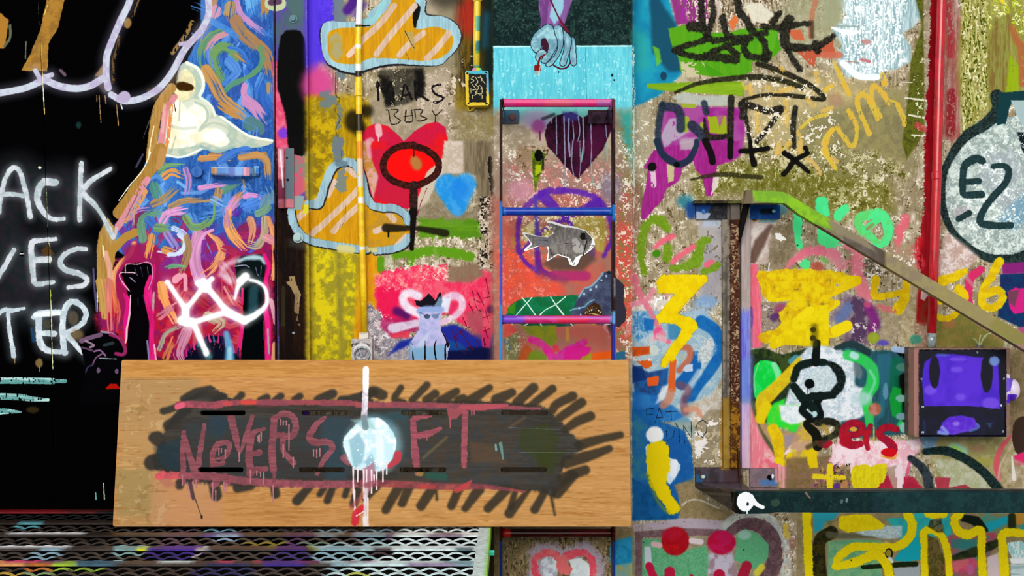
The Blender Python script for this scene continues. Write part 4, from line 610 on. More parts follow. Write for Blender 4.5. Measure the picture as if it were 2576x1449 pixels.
    P('770,1240 900,1260 960,1200 1000,1340 1040,1460 760,1460', 'c8c0d4', 40, .9, mix='9c808c', fld='m'); S('920,1020 1000,950 1160,930 1300,960 1370,1060 1430,1200 1440,1460', 90, 'ccd4cc', 20, .9, dry=.14, mix='b0b4b4'); S('960,1060 1060,1000 1180,1000 1280,1060 1340,1180 1340,1320 1280,1450', (80, 110, 140, 140, 150), '5a4048', 14, .97, mix='74585c', fld='c')
    P('1010,1080 1090,1040 1200,1080 1290,1170 1290,1280 1200,1400 1080,1350 990,1310 1010,1200', '58a878', 12, mix='64b080', fld='f'); E(1080, 1090, 60, 40, 'a8ccc0', 30, .8)
    E(478, 1145, 122, 126, 'c01414', 22, mix='a80c1c'); E(450, 1080, 90, 50, 'b01838', 40, .6); E(880, 1155, 122, 106, 'b81038', 22, mix='c01850'); S('290,1170 340,1180', 50, 'e0b0b8', 14, .9); S('620,1140 700,1150', 50, 'e0d0d8', 14, .9)
    S('250,1360 290,1460', 70, 'c01840', 14); S('430,1410 430,1460', 90, 'b8183c', 14); S('1100,1360 1060,1460', 90, 'a81c38', 14); S('860,1440 860,1460', 100, 'b8183c', 14); S('1230,1370 1190,1420', 60, 'dcd040', 20, .9); S('620,1450 620,1500', 40, 'a8203c', 10)
    CH('1400,960 1600,960 1600,1450 1400,1450', 'efe8d8 c8a888', .14, 'd', 30); S('1440,1010 1450,1100', 50, 'dcbc40', 20, .8, dry=.2); E(1500, 1160, 30, 50, 'a86c60', 30, .6); E(205, 1155, 8, 8, '182818', 2); E(1075, 1220, 8, 8, '183820', 2)
    # ---- field under the flash: white and green piece, big black question mark tag
    Z(1560, 660, 3.622)
    P('1180,800 1300,780 1480,840 1700,780 1900,780 1900,1460 1180,1460', '1c2a1c', 20, mix='2c3c24', fld='c'); P('1190,790 1360,800 1480,850 1560,820 1600,880 1500,1000 1460,1060 1400,880 1300,860 1180,860', '1c2c14', 20, mix='3a4c20'); P('1620,860 1720,790 1900,780 1900,1460 1440,1460 1500,1280 1560,1100 1540,1000', 'b4c8d0', 30, mix='e8eef0', fld='c')
    P('1230,930 1320,890 1420,920 1470,1020 1400,1120 1310,1220 1240,1260 1210,1120', '10d040', 10, mix='2ce060', sm=True); S('1400,930 1430,1000 1440,1050', 50, 'a0e8c0', 24, .8); S('1260,920 1220,1050 1230,1180', 14, '90dca0', 8, .7)
    P('1400,1280 1500,1240 1480,1460 1330,1460', '2ce038', 30); S('1560,900 1600,870', 60, '50a4c0', 20, .8)
    S('1640,910 1500,1060 1360,1200 1300,1260 1260,1440', (100, 110, 130, 120), 'e0b818', 20, .95, mix='e8cc1c', fld='c')
    P('1180,1290 1230,1320 1250,1460 1180,1460', 'e8788c', 14)
    Z(2036, 680, 3.293)
    P('260,620 420,610 520,660 700,660 860,700 860,1350 260,1400', '24586c', 30, .95, mix='1c4c54', fld='v'); P('60,620 300,680 380,800 380,950 520,1000 450,1200 260,1250 80,1250 -80,1300 -100,1000 -60,700', 'bccdd8', 30, mix='eef2f6', fld='c', sm=True)
    S('220,640 360,610 480,680', (40, 60, 60), '22383c', 14, .95); S('320,700 440,740 520,820 520,950 460,1040 480,1120 500,1280', (90, 90, 110, 90, 70), '20d848', 24, .96, mix='38c860'); E(400, 830, 34, 70, '6c7c80', 24, .85, rot=-15); S('500,830 540,920 480,1060', 24, '7cdcb0', 14, .8); S('360,700 380,710', 60, 'c0e8e8', 20, .9); E(420, 1060, 90, 60, 'c4dce4', 50, .7)
    P('560,700 660,680 720,800 640,1000 620,1200 560,1250 590,1000', '2c6c84', 24, .8); P('700,660 860,670 870,900 840,950 850,1350 880,1370 740,1320 760,1200 720,1100 700,880 830,840 820,760', '050a08', 16, rough=3); S('720,760 700,900 720,1040 740,1200', (90, 80, 80), '0c6c4c', 30, .85); P('690,960 760,980 760,1250 680,1200 660,1050', '14a438', 20, .9); S('760,1280 780,1310', 70, '28c858', 16)
    for x, y, a, b, c in [(775, 800, 60, 34, '4c8474'), (765, 1060, 50, 30, '84b8b0'), (765, 1210, 50, 30, '7ca4b4'), (785, 1300, 40, 44, '94c4cc'), (630, 1000, 22, 70, '5c94ac')]: E(x, y, a, b, c, 14, .95)
    S('700,650 800,665', 50, 'a4c0e4', 14, .95); P('830,640 910,660 905,1370 860,1350 830,1100 870,880', 'a86c64', 14, .95, mix='8c5a50'); E(540, 1150, 50, 50, 'b04c44', 16, mix='c8707c'); E(540, 1150, 64, 64, 'b0b040', 30, .2)
    E(-30, 920, 120, 120, '000000', 1, 0)
    S('-130,900 -90,800 20,760 120,760', (60, 70, 60), '10201c', 16); S('60,600 50,760', (60, 70), '0c1414', 14); S('120,760 200,790 260,880 230,980 130,1030 30,1040', (20, 80, 80, 80, 70), '0c1414', 16, mix='1c2a28', fld='f'); P('0,830 120,810 210,850 230,930 170,1000 60,1020 -60,960', 'b8ccd0', 20, mix='d8e4e8', fld='f')
    for x, y in [(30, 490), (28, 560)]: E(x, y, 24, 24, '201c10', 12, .95)
    S('40,470 40,610', 60, '4c4408', 40, .6)
    E(0, 940, 40, 40, '080c0c', 12); D('-15,960,60 5,960,80 20,960,50', 6, '080c0c'); S('90,1040 60,1100 90,1200 40,1250', (70, 60, 60), '0c1414', 14); S('-60,1060 60,1040 200,1040', (40, 60, 40), '101c1a', 14)
    S('-130,960 -60,1050 20,1130 50,1160', (60, 80, 60), '10201c', 16); E(40, 1190, 24, 24, 'b8dcdc', 14); S('0,1220 -60,1160 -30,1110', 60, '0c1816', 14)
    Z(1560, 1030, 3.458)
    P('1150,60 1240,120 1420,200 1640,190 1700,260 1700,720 1370,720 1370,500 1250,400', 'b08c68', 40, .9, mix='c8a070', fld='m'); P('1120,60 1160,80 1240,240 1340,360 1370,460 1370,505 1120,505', 'e86c80', 8, mix='f09c9c', fld='m'); S('1190,240 1260,370 1330,440', 40, 'f4c8cc', 30, .7, dry=.2)
    P('1260,-40 1580,-40 1620,100 1520,200 1410,160 1290,140', '2ce038', 30, mix='60d830'); P('1380,-40 1660,-40 1640,110 1480,130 1400,90', 'd0e0e8', 30, mix='eef4f4', fld='c'); S('1150,-60 1180,80 1220,190 1310,320 1370,420', 34, '4c5830', 20, .9)
    P('1400,220 1560,220 1520,300 1420,340', 'a08c98', 20, .9); P('1410,400 1480,310 1570,255 1660,280 1640,340 1520,370', 'f4dce2', 16, rough=2); S('1270,-30 1215,80', 90, 'e8cc10', 24, .95); S('1330,170 1370,260 1385,420', (100, 110, 80), 'f0d00c', 20, .97, mix='e0b810'); E(1620, 215, 60, 60, 'ecd010', 30)
    S('1370,440 1440,480 1480,400 1530,510 1590,390 1650,380 1670,490', (60, 56, 60), 'f0d40c', 10, .97, lin=True); D('1420,500,190 1385,480,130 1465,470,120 1440,500,90', 26, 'f0a0ac'); P('1480,540 1900,500 1900,720 1480,720', 'a47c54', 40, .8, mix='bc8c60'); S('1580,480 1600,560', 50, '8c7498', 24, .8); CH('1500,560 1900,540 1900,720 1500,720', '3c2c14 d8a878 5c3050', .06, 'c', 20)
    P('1600,-60 1800,-60 1800,60 1640,80', 'c8d4dc', 30, .8)
    Z(2036, 680, 3.293)
    S('90,1040 60,1100 90,1200 40,1250', (70, 60, 60), '0c1414', 14); S('-60,1060 60,1040 200,1040', (40, 60, 40), '101c1a', 14); S('-130,960 -60,1050 20,1130 50,1160', (60, 80, 60), '10201c', 16); E(40, 1190, 24, 24, 'b8dcdc', 14); S('0,1220 -60,1160 -30,1110', 60, '0c1816', 14)
    Z(2020, 1040, 3.543)
    P('-40,100 0,60 130,100 150,330 90,500 -60,520 -120,300', 'c0946c', 30, .8, mix='d8c02c', fld='m'); P('-160,400 330,360 330,700 -160,700', '8c6c50', 40, .9, mix='7a6440', fld='c'); P('330,200 460,240 930,240 1040,220 1050,300 950,420 900,560 720,480 340,500 230,420', 'f2b8c4', 24, mix='fce4ea', fld='m', rough=3)
    P('280,480 430,450 430,700 140,700', '5c5430', 24, .7, mix='9a8458', fld='c'); CH('100,440 440,440 440,700 100,700', '2a2810 c89858 7a2c70', .1, 'c', 20)
    P('640,700 660,600 760,540 900,560 980,560 1090,700', 'bc2440', 24, .95, mix='a81c38'); P('750,480 850,450 900,600 820,700 760,560', 'b89c8c', 20, .9); 
    D('270,280,170 430,460,60 860,540,130 830,500,60 980,370,40 885,560,60 500,420,40 560,420,30', 26, 'f6d4dc'); D('860,480,190', 60, 'f4dce4'); S('960,400 920,560', 30, 'e84c8c', 14, .7)
    P('0,330 120,310 130,480 60,490 30,400', 'e8c810', 14, dry=.06); S('100,560 360,570', 46, 'ecd020', 12, dry=.16); S('240,470 235,690', 56, 'ecd420', 12, dry=.12); P('440,480 520,450 600,470 740,440 740,560 700,620 630,700 450,700 420,590', 'e8d818', 10, mix='d8c418', fld='d', rough=3); E(300, 650, 30, 30, '5c2c90', 14, .9); S('370,620 360,690', 60, 'c88850', 24, .8)
    P('1040,190 1220,190 1180,350 1080,350', '6c94b8', 24, .9, mix='8cb4d0'); P('1220,195 1900,195 1820,640 1700,690 1500,690 1320,600 1160,560 1130,400', '97905a', 30, .95, mix='b0a070', fld='m'); P('1150,400 1400,420 1600,560 1700,690 1300,690', 'b4b890', 40, .85, mix='c8ccb4', fld='c'); CH('1120,420 1300,440 1300,600 1120,560', 'd8d4b8', .14, 'd', 20)
    E(1380, 320, 90, 50, '9cd8c0', 40, .8, rot=25); S('1340,300 1400,340', 40, 'a4d84c', 20, .8); E(1560, 310, 70, 30, 'a07058', 50, .6); E(1600, 430, 100, 40, 'a0a03c', 50, .6)
    S('1090,340 1250,330 1400,380 1560,480 1680,600 1780,720', (60, 80, 80, 80, 100), '10201f', 14, .97, mix='1c3434', fld='f'); S('960,400 1060,480 1110,580 1130,720', (60, 80, 90, 90), '151c24', 20, .93, mix='2c3840'); P('1170,570 1310,570 1290,700 1200,700', 'b43044', 14, .9); P('1300,660 1440,630 1540,690 1300,710', 'a82c3c', 14, .9)
    S('1850,200 1760,320 1720,460 1750,580', (30, 50, 50), 'e05468', 14, .9); S('1870,260 1760,460 1740,580', 20, 'e0c4b8', 14, .6); E(1960, 200, 100, 180, '3c2c24', 10); P('1880,380 1990,330 1990,460 1900,460', 'ec2c70', 16); P('1830,280 1880,400 1990,450 1990,700 1800,700 1740,600', 'a89468', 20, .6, mix='c8b898'); S('1860,380 1880,580', (10, 40), 'f0e8e0', 10, .95); S('1820,690 1990,670', 30, 'd8c8c0', 20, .8)
    # white smear, dark P and red letters
    S('60,60 30,100 110,180 130,290', (50, 80, 90), '14140e', 14); S('130,80 240,70 310,110 290,180 190,230', (66, 66, 56, 56), '1a1c14', 14, .97, mix='3a3c28', fld='c'); P('100,240 250,240 220,310 140,300', '5a2c28', 14, .9); S('180,110 220,170', 40, 'b0902c', 20, .7); S('40,300 120,260', 40, '4a4020', 30, .8)
    for t, w in [('385,190 470,185 530,150 500,95 420,90 360,150 370,230 430,280 510,270', (60, 66, 66, 70, 80, 80, 60)), ('600,110 560,220 575,310', (50, 60, 40)), ('830,140 760,120 690,150 690,200 770,260 800,320 760,360', (60, 66, 66, 70, 90, 80)), ('200,290 240,260', 40)]:
        S(t, w, 'b81828', 10, .97, mix='a01030', fld='m')
    E(450, 140, 34, 22, 'd8a43c', 10); E(385, 250, 60, 50, 'b01428', 20, .9); E(765, 345, 70, 40, 'd8101c', 10); S('630,120 630,270', 14, 'e0c040', 6, .9); S('700,380 800,400 830,370', 20, 'f0a030', 12, .8)
    # bottom right: yellow outlined letters over turquoise
    P('-60,870 2000,870 2000,1500 -60,1500', '9a8a64', 8, mix='8c7c54', fld='c'); P('90,880 320,880 260,960 180,1040 100,1060', '2c9cac', 20); P('740,930 880,930 1020,880 1300,880 1330,1100 1000,1100 860,1120', '24a4ac', 20, .95, mix='2cb4b0'); P('1000,1080 1060,1120 1050,1300 960,1320 800,1310 880,1200', '18a8b8', 16)
    P('1300,1080 1560,1080 1800,1080 1700,1200 1560,1460 1240,1460', 'a0505c', 24, .95, mix='447c74', fld='b'); P('1560,880 1850,900 1990,900 1990,1050 1600,1060', '78805c', 20, .9, mix='24a0a0', fld='m'); S('1660,1010 1800,950', 70, '1ca4b8', 14, .95); E(1930, 930, 60, 60, 'c88c30', 24, .9); S('1860,920 1860,1020', 70, '1c2410', 20, .9)
    P('1320,1120 1560,1120 1560,1200 1320,1200', '2c7c78', 20, .8); S('1340,1290 1540,1230 1740,1150', (60, 90, 70), '181c10', 20, .95, mix='2c3418'); S('1420,930 1540,960 1630,1040', (60, 90, 40), '141c14', 16); S('1250,1380 1500,1340', 110, 'c84468', 30, .9, mix='d8606c'); E(1490, 1390, 30, 50, 'b85c88', 20); P('1640,1280 1740,1240 1800,1460 1640,1460', 'dcc8cc', 24, .9); P('1600,1060 1720,1060 1700,1130', 'b04858', 14, .9)
    P('200,960 330,940 330,1050 140,1100', '7c6c40', 24, .9, mix='a08c54'); S('250,1060 150,1130 140,1300 150,1460', (120, 110, 120, 130), '3a340c', 16, .97, mix='1c1c10', fld='c'); S('230,1080 400,1090 720,1090', (60, 40, 30), '5c5c48', 24, .85); P('220,1140 480,1120 700,1130 700,1460 220,1460', '60a078', 20, mix='7cb07c', fld='m'); P('300,1210 480,1150 560,1180 360,1220', 'b8ac98', 14, .85)
    P('450,1050 740,1000 880,1000 880,1100 760,1120 520,1080', 'a8c0c4', 24, .95, mix='c8dcdc', fld='f'); P('800,1380 1040,1340 1040,1460 820,1460', 'a4b0b8', 20, .9); S('540,1370 800,1350 1000,1340', (40, 50), '14200c', 12, .95); E(730, 1180, 50, 40, 'c8ccb8', 20, .7, dry=.2)
    P('320,920 430,900 600,900 730,990 700,1030 580,1040 400,1060 310,1020', 'f0d810', 12, mix='e4cc0c', fld='d')
    for t, w in [('30,860 40,1100 55,1480', 76), ('920,870 970,980 960,1080 900,1150 820,1190 760,1200', (80, 80, 80, 60)), ('770,1200 620,1190 450,1190 320,1280 290,1360', (90, 70, 76, 70)), ('290,1360 450,1330 640,1260 740,1340 770,1460', (70, 80, 90, 80)), ('1090,1480 1085,1200 1075,1060 1150,1040 1240,1100 1290,1250 1300,1480', (70, 70, 66, 60)),
                 ('1400,890 1350,940 1370,1030 1460,1080 1580,1040 1590,1200 1600,1480', (70, 80, 70, 76)), ('2000,1070 1790,1070 1780,1200 1800,1480', (70, 80, 80)), ('1110,890 1250,900', 70)]:
        S(t, w, 'b8b010', 30, .6, rough=3); S(t, w, 'f2da08', 8, 1, mix='e8d010', fld='f', rough=1.5)
    E(1180, 910, 80, 30, 'f0d810', 10); P('1110,1080 1200,1120 1260,1300 1270,1480 1120,1480 1110,1250', '4a4418', 16, .95, mix='6c5c30', fld='c'); P('1130,950 1230,930 1260,1060 1200,1060 1110,1010', '6c6440', 16, .9, mix='34321c', fld='c'); P('1820,1150 1940,1130 2000,1180 2000,1290 1860,1290 1830,1220', '9cd0cc', 14, mix='e0f0ec', fld='d'); P('1840,1290 2000,1280 2000,1340 1860,1340', 'f0f4f4', 20); P('1850,1340 2000,1340 2000,1480 1850,1480', '9cb8b8', 20, mix='c8d8d8', fld='h')
    E(765, 1245, 34, 46, '1c1a10', 6); E(762, 1245, 22, 32, '9c8c30', 6); S('770,1290 790,1320', 30, 'e8e8e0', 10, .9)
    for x, y in [(427, 1307), (522, 1363), (580, 1370)]: E(x, y, 8, 8, '1c1c08', 2)
    Z(0, 0, 1)
    P(R(1858, 552, 1888, 1180), 'a89890', 3, mix='b8a8a4', fld='v'); P(R(1856, 780, 1888, 1000), '6a54dc', 24, .95, mix='7888e0', fld='v'); P(R(1856, 900, 1888, 1020), '6c8cd8', 30, .8); P(R(1858, 1015, 1888, 1180), 'c0a4d4', 16, mix='d8b4c8', fld='v'); P('1886,1020 1930,1130 1900,1180 1886,1180', 'e8808c', 10, .9, mix='f0b0b0', fld='v')
    P(R(-210,1275,700,1610), '030304', 10); S('691,0 691,560', 2, 'd8c8d0', 1, .8, dry=.2); S('691,560 695,900', 2, 'b04050', 1, .8)  # pale line down the door edge is its highlight, put into the colour
    return C
def paint_board():
    C = Cv(0, 0, 1320, 440, 9); S, P, E, Z, CH, D = C.s_, C.p_, C.e_, C.z, C.chips, C.drip
    C.warp = lambda x, y: ((x-(305-22*(y-905)/420))/((1581-305)+(29*(y-905)/420))*1320, (y-904)/422*440)
    P([(270, 880), (1620, 880), (1620, 1360), (270, 1360)], 'c58d50', 0, mix='b47c42', fld='h', rough=0); P([(900, 890), (1620, 890), (1620, 1340), (900, 1340)], 'c79458', 60, .6, mix='bd8c50', fld='h')
    for x0, y0, x1, y1, c in [(280, 950, 500, 1080, 'a88658'), (300, 1080, 420, 1340, 'b08a58'), (290, 1180, 400, 1300, '9c8450'), (380, 1180, 560, 1330, 'c08a60'), (1300, 1030, 1600, 1120, 'bd8a50'), (1300, 900, 1600, 960, 'c8955a')]: P([(x0, y0), (x1, y0), (x1, y1), (x0, y1)], c, 24, .75, rough=3)
    CH('290,960 420,960 420,1320 285,1320', '8f7040 c4a274', .02, 'm', 30, .6); CH([(280, 900), (1600, 900), (1600, 1330), (280, 1330)], 'a4682c d4a468', -.02, 'h', 10, .55)
    S('310,954 480,954', 2, '7c5c30', 1, .7); S('300,1084 370,1084', 2, '7c5c34', 1, .6)
    P('310,907 1575,907 1575,945 310,950', 'c88e44', 10, .5, mix='b87c34', fld='h')
    Z(280, 880, 3.15)
    # black fill and its scribbled edge
    K = '2c2a26'
    P('560,400 800,300 1000,420 1400,400 2079,390 2079,1080 1900,1090 1300,1090 900,1080 700,1060 560,1060 480,980 340,960 320,860 380,760 420,640 480,540', K, 30, .95, mix='3a3834', fld='h', rough=3)
    for t, w in [('780,300 660,350 570,390', (40, 90, 60)), ('560,420 480,470 410,490', (30, 60, 60)), ('880,370 820,400', 60), ('1030,360 960,430', 60), ('1230,380 1180,400', 60), ('1340,370 1300,400', 60), ('1490,370 1450,400', 60), ('1750,350 1640,400', 80), ('2079,340 1900,390 1820,400', 70),
                 ('370,690 330,700 400,760', 80), ('440,600 500,560 600,480', 70), ('320,900 420,880 480,940', 130), ('540,1060 540,1080', 70), ('810,1060 830,1160', 90), ('1000,1100 1100,1080', 80), ('1290,1080 1300,1150', 70), ('1580,1080 1470,1200', (60, 80)), ('1690,1090 1650,1150', 50), ('1750,1100 1710,1200', 60), ('1870,1100 1850,1160', 50), ('1950,1120 1920,1220', 70)]: S(t, w, K, 28, .9)
    P('340,780 560,700 560,960 460,960 380,900', '1c3440', 60, .7); P('560,560 1900,520 1900,1040 560,1000', '3a3438', 60, .5, mix='26363c', fld='h'); P('740,480 960,560 860,700', '24384c', 60, .5); E(820, 610, 80, 80, '243c48', 60, .5); P('1650,540 1900,540 1860,1040 1700,1040', '2c4854', 60, .6)
    P('380,960 350,1020 430,1100 520,1080', 'a85c50', 40, .5); E(1230, 430, 100, 30, '7c2c38', 40, .4)
    S('530,440 640,435 800,440 900,420', (60, 60, 50), 'c05060', 12, .92, mix='8c4450', fld='m'); S('820,450 1000,420 1300,420 1600,420 2100,430', (44, 46, 50, 40), '8c4450', 14, .9, mix='a44850', fld='m', rough=2); S('1040,420 1130,422', 36, 'e04438', 20, .8); S('900,425 940,430', 40, 'c84848', 20, .7); S('520,455 560,440', 50, 'd85a74', 14)
    S('370,1005 450,1000 560,1005', (60, 70, 60), 'e0525c', 14, .95, mix='b85058', rough=3); S('560,1000 800,1010 1100,1050 1500,1070 1900,1070 2100,1060', (60, 64, 60), '84464e', 14, .92, mix='a0505c', fld='m', rough=2)
    L = '94505a'
    for t, w in [('575,660 562,780 566,920 572,1065', (36, 44, 44, 30)), ('578,690 610,820 645,920 668,1040', (36, 50, 56, 50)), ('735,600 712,740 692,880 678,1050', (34, 44, 46, 30)), ('800,930 800,840 830,765 900,740 935,765 905,850 835,868', (36, 46, 50, 50, 40, 26)), ('805,880 830,915 885,900', 40), ('945,540 980,680 1010,830', (60, 60, 20)), ('1115,530 1070,680 1010,840', (30, 50, 20)),
                 ('1210,630 1120,670 1090,820 1100,990', (30, 60, 60, 60)), ('1170,820 1110,830', 50), ('1220,950 1110,960', 50), ('1280,960 1270,800 1290,580 1300,540', (60, 60, 50)), ('1280,560 1360,510 1440,540 1460,630 1420,690 1300,680', (50, 50, 56, 50)), ('1360,680 1360,800 1440,900', (50, 40, 50)), ('1275,800 1290,1000 1275,1100', (60, 40, 20)), ('1690,540 1620,600 1570,700 1620,740 1720,740 1750,790 1680,880 1630,990', (30, 50, 60, 60, 50, 44, 30)), ('810,1000 830,1050 810,1080', 60), ('900,1010 910,1060', 60), ('1840,860 1880,900', 60)]:
        S(t, w, L, 6, .93, mix='7c4048', fld='h', rough=1.5); 
    D('605,1060,50 625,1060,110 645,1050,150 670,1040,60 560,1000,80 850,790,50 870,790,30 900,800,70 1170,680,60 1185,660,70 1160,690,40 1340,560,40 1360,570,30 1385,570,30 1405,600,200 1360,760,100 1440,860,80 1600,800,50 1625,800,60 1650,790,60 1100,960,100 1150,970,30 1180,980,30 1205,980,90 1010,820,70 1280,1080,130 800,1060,140 825,1120,80 890,1060,60 910,1070,70', 13, 'b07078'); S('620,1060 650,1180', 30, '3c2c34', 10, .8); S('665,1190 710,1320', 7, '5c4438', 3); E(715, 1330, 8, 14, '2c2420', 3)
    for t in ['1600,520 1610,740', '640,600 640,620']: pass
    Z(900, 880, 3.15)
    P('0,390 200,420 800,400 1300,420 1500,460 1700,680 1800,760 1640,900 1560,1180 1440,1130 1200,1110 800,1080 300,1060 0,1080', K, 30, .95, mix='383836', fld='h', rough=3)
    for t, w in [('190,360 120,330 60,360', 90), ('340,300 290,390 360,420', (50, 60, 50)), ('545,280 430,400', (60, 60)), ('610,350 540,400', 70), ('780,330 660,410', (60, 90)), ('830,390 800,400', 80), ('1040,300 900,400', (60, 90)), ('1220,340 1100,400', (70, 100)), ('1390,300 1260,420', (80, 80)), ('1540,310 1360,450', (70, 60)), ('1700,370 1580,430 1540,480', (80, 70)), ('1770,420 1600,540', (80, 70)), ('1840,530 1740,570 1640,640', (80, 80, 60)),
                 ('2080,680 1900,720 1760,760', (60, 70, 90)), ('1990,790 1850,840 1650,900', (60, 90, 100)), ('1800,960 1680,1000 1560,1080', (80, 90, 100)), ('1700,1000 1580,1140', 90), ('330,1080 220,1270', (80, 70)), ('400,1100 350,1220', (80, 70)), ('600,1090 500,1240', (80, 80)), ('800,1110 740,1240', (70, 70)), ('960,1110 850,1260', (90, 60)), ('1180,1110 1030,1260', (80, 70)), ('1350,1120 1200,1300', (40, 80)), ('1250,1110 1210,1250', 50), ('1480,1130 1400,1270', (60, 70)), ('180,1060 60,1180', 60), ('620,1130 625,1190', 22), ('1530,1160 1560,1310', (26, 14))]: S(t, w, '302a20', 28, .88)
    P('60,520 400,480 400,900 180,960 200,700', '2c505c', 80, .7); P('300,560 1200,520 1500,640 1600,1100 300,1060', '383c40', 60, .5, mix='4a3c30', fld='m'); P('1280,640 1500,580 1600,700 1500,960 1280,780', '333c14', 14, .6); P('880,730 1060,760 1180,900 900,900', '5c4430', 40, .6); P('1420,800 1640,800 1540,1000 1420,960', '30380c', 24, .5); S('520,860 700,700', 24, '7c6840', 20, .5); S('1200,620 1320,540', 24, '6c5438', 20, .5)
    S('0,440 400,440 800,450 1200,460 1440,470', (50, 50, 46, 20), '8c4450', 14, .9, mix='a44c54', fld='m', rough=2); S('820,460 960,460 1180,440', (40, 60, 24), 'b44c58', 12, .85); S('40,1060 300,1070 700,1090 1000,1090 1320,1130', (60, 60, 50, 16), '7c3c44', 14, .85, mix='a04448', fld='m'); S('780,1120 860,1080 900,1040', (40, 50, 10), 'c04040', 10, .85); S('480,1090 600,1090', 30, 'b83c3c', 20, .7); P('700,470 860,470 780,550 720,560', 'a04c54', 12, .9); S('730,540 732,620', 12, 'a04c54', 4)
    for t, w in [('580,530 450,550 440,620 450,800 470,980', (20, 50, 50, 64, 50)), ('650,630 560,670 450,690', (30, 60, 50)), ('850,500 845,700 840,920', 50)]: S(t, w, 'a4505c', 6, .95, mix='8c4450', fld='h', rough=1.5)
    D('545,690,30 730,540,80 840,900,40 900,480,40 920,480,36', 14, 'a4505c'); S('1090,760 1095,800', 16, '7cb0a8', 6, .8); S('1130,750 1150,870', (30, 14), '6ca49c', 6, .7); S('1200,620 1640,640', 4, '6c7c8c', 2, .5); S('1280,820 1760,820', 5, '7c8c98', 2, .5)
    E(490, 980, 30, 30, '9c7c3c', 16, .8); S('560,1000 680,1010', 60, '1c5c4c', 24, .6)
    Z(280, 880, 3.15)
    # white ball with trunk and drips
    P('1860,680 1960,560 2079,530 2240,600 2290,700 2290,820 2200,960 2079,960 1900,900 1850,800', 'a8d8e8', 90, .5, sm=True)
    P('1830,740 1890,640 1990,560 2100,540 2180,590 2250,700 2240,830 2160,960 2040,960 1920,950 1870,850', 'f4fafc', 14, sm=True, mix='c8e8f0', fld='m'); P('1900,560 2040,540 2100,640 1980,620', '8cbcc0', 40, .7); P('1880,720 1960,660 2010,760 1990,900 1920,960', '84b4c4', 30, .8, dry=.1); S('2120,700 2130,860', 60, 'e8f4f8', 30, .9); P('2000,900 2060,820 2110,940 2060,1000', '7cacc0', 30, .7, dry=.2)
    S('2015,160 2010,360 2000,560', (40, 50, 50), 'f0f0f4', 10, 1, mix='c4b8c4', fld='m'); S('2015,150 2014,300', 50, 'ffffff', 10); S('2000,540 2012,620', 50, '5c7478', 14, .7)
    S('2270,840 2260,880 2200,930', (70, 60, 40), 'c03844', 12, .9); P('1990,950 2080,900 2090,1000 2020,1180 1990,1100', 'b07888', 20, .9)
    D('1915,940,200 1925,1120,230 1950,940,110 1998,960,220 2020,960,100 2060,960,180 2100,960,150 2150,940,110 2180,900,90 2080,1000,60 2010,1160,200 2030,1180,160', 16, 'f0d8dc')
    S('1915,1050 1925,1200 1945,1390', 12, 'f0d8e0', 4); S('1990,1260 1940,1300 1930,1370', 60, 'cc2030', 20, .9); S('2000,1150 1900,1250', 40, 'b04848', 24, .5); S('2015,1100 2010,1400', 30, 'dcd0d4', 14, .85); S('2010,1340 2020,1400', 46, 'f0e4e4', 20, .8); S('2005,1280 1940,1320', 8, 'f0d8d8', 3); S('2020,1080 2100,1060', 50, '8c4450', 14, .6)
    return C

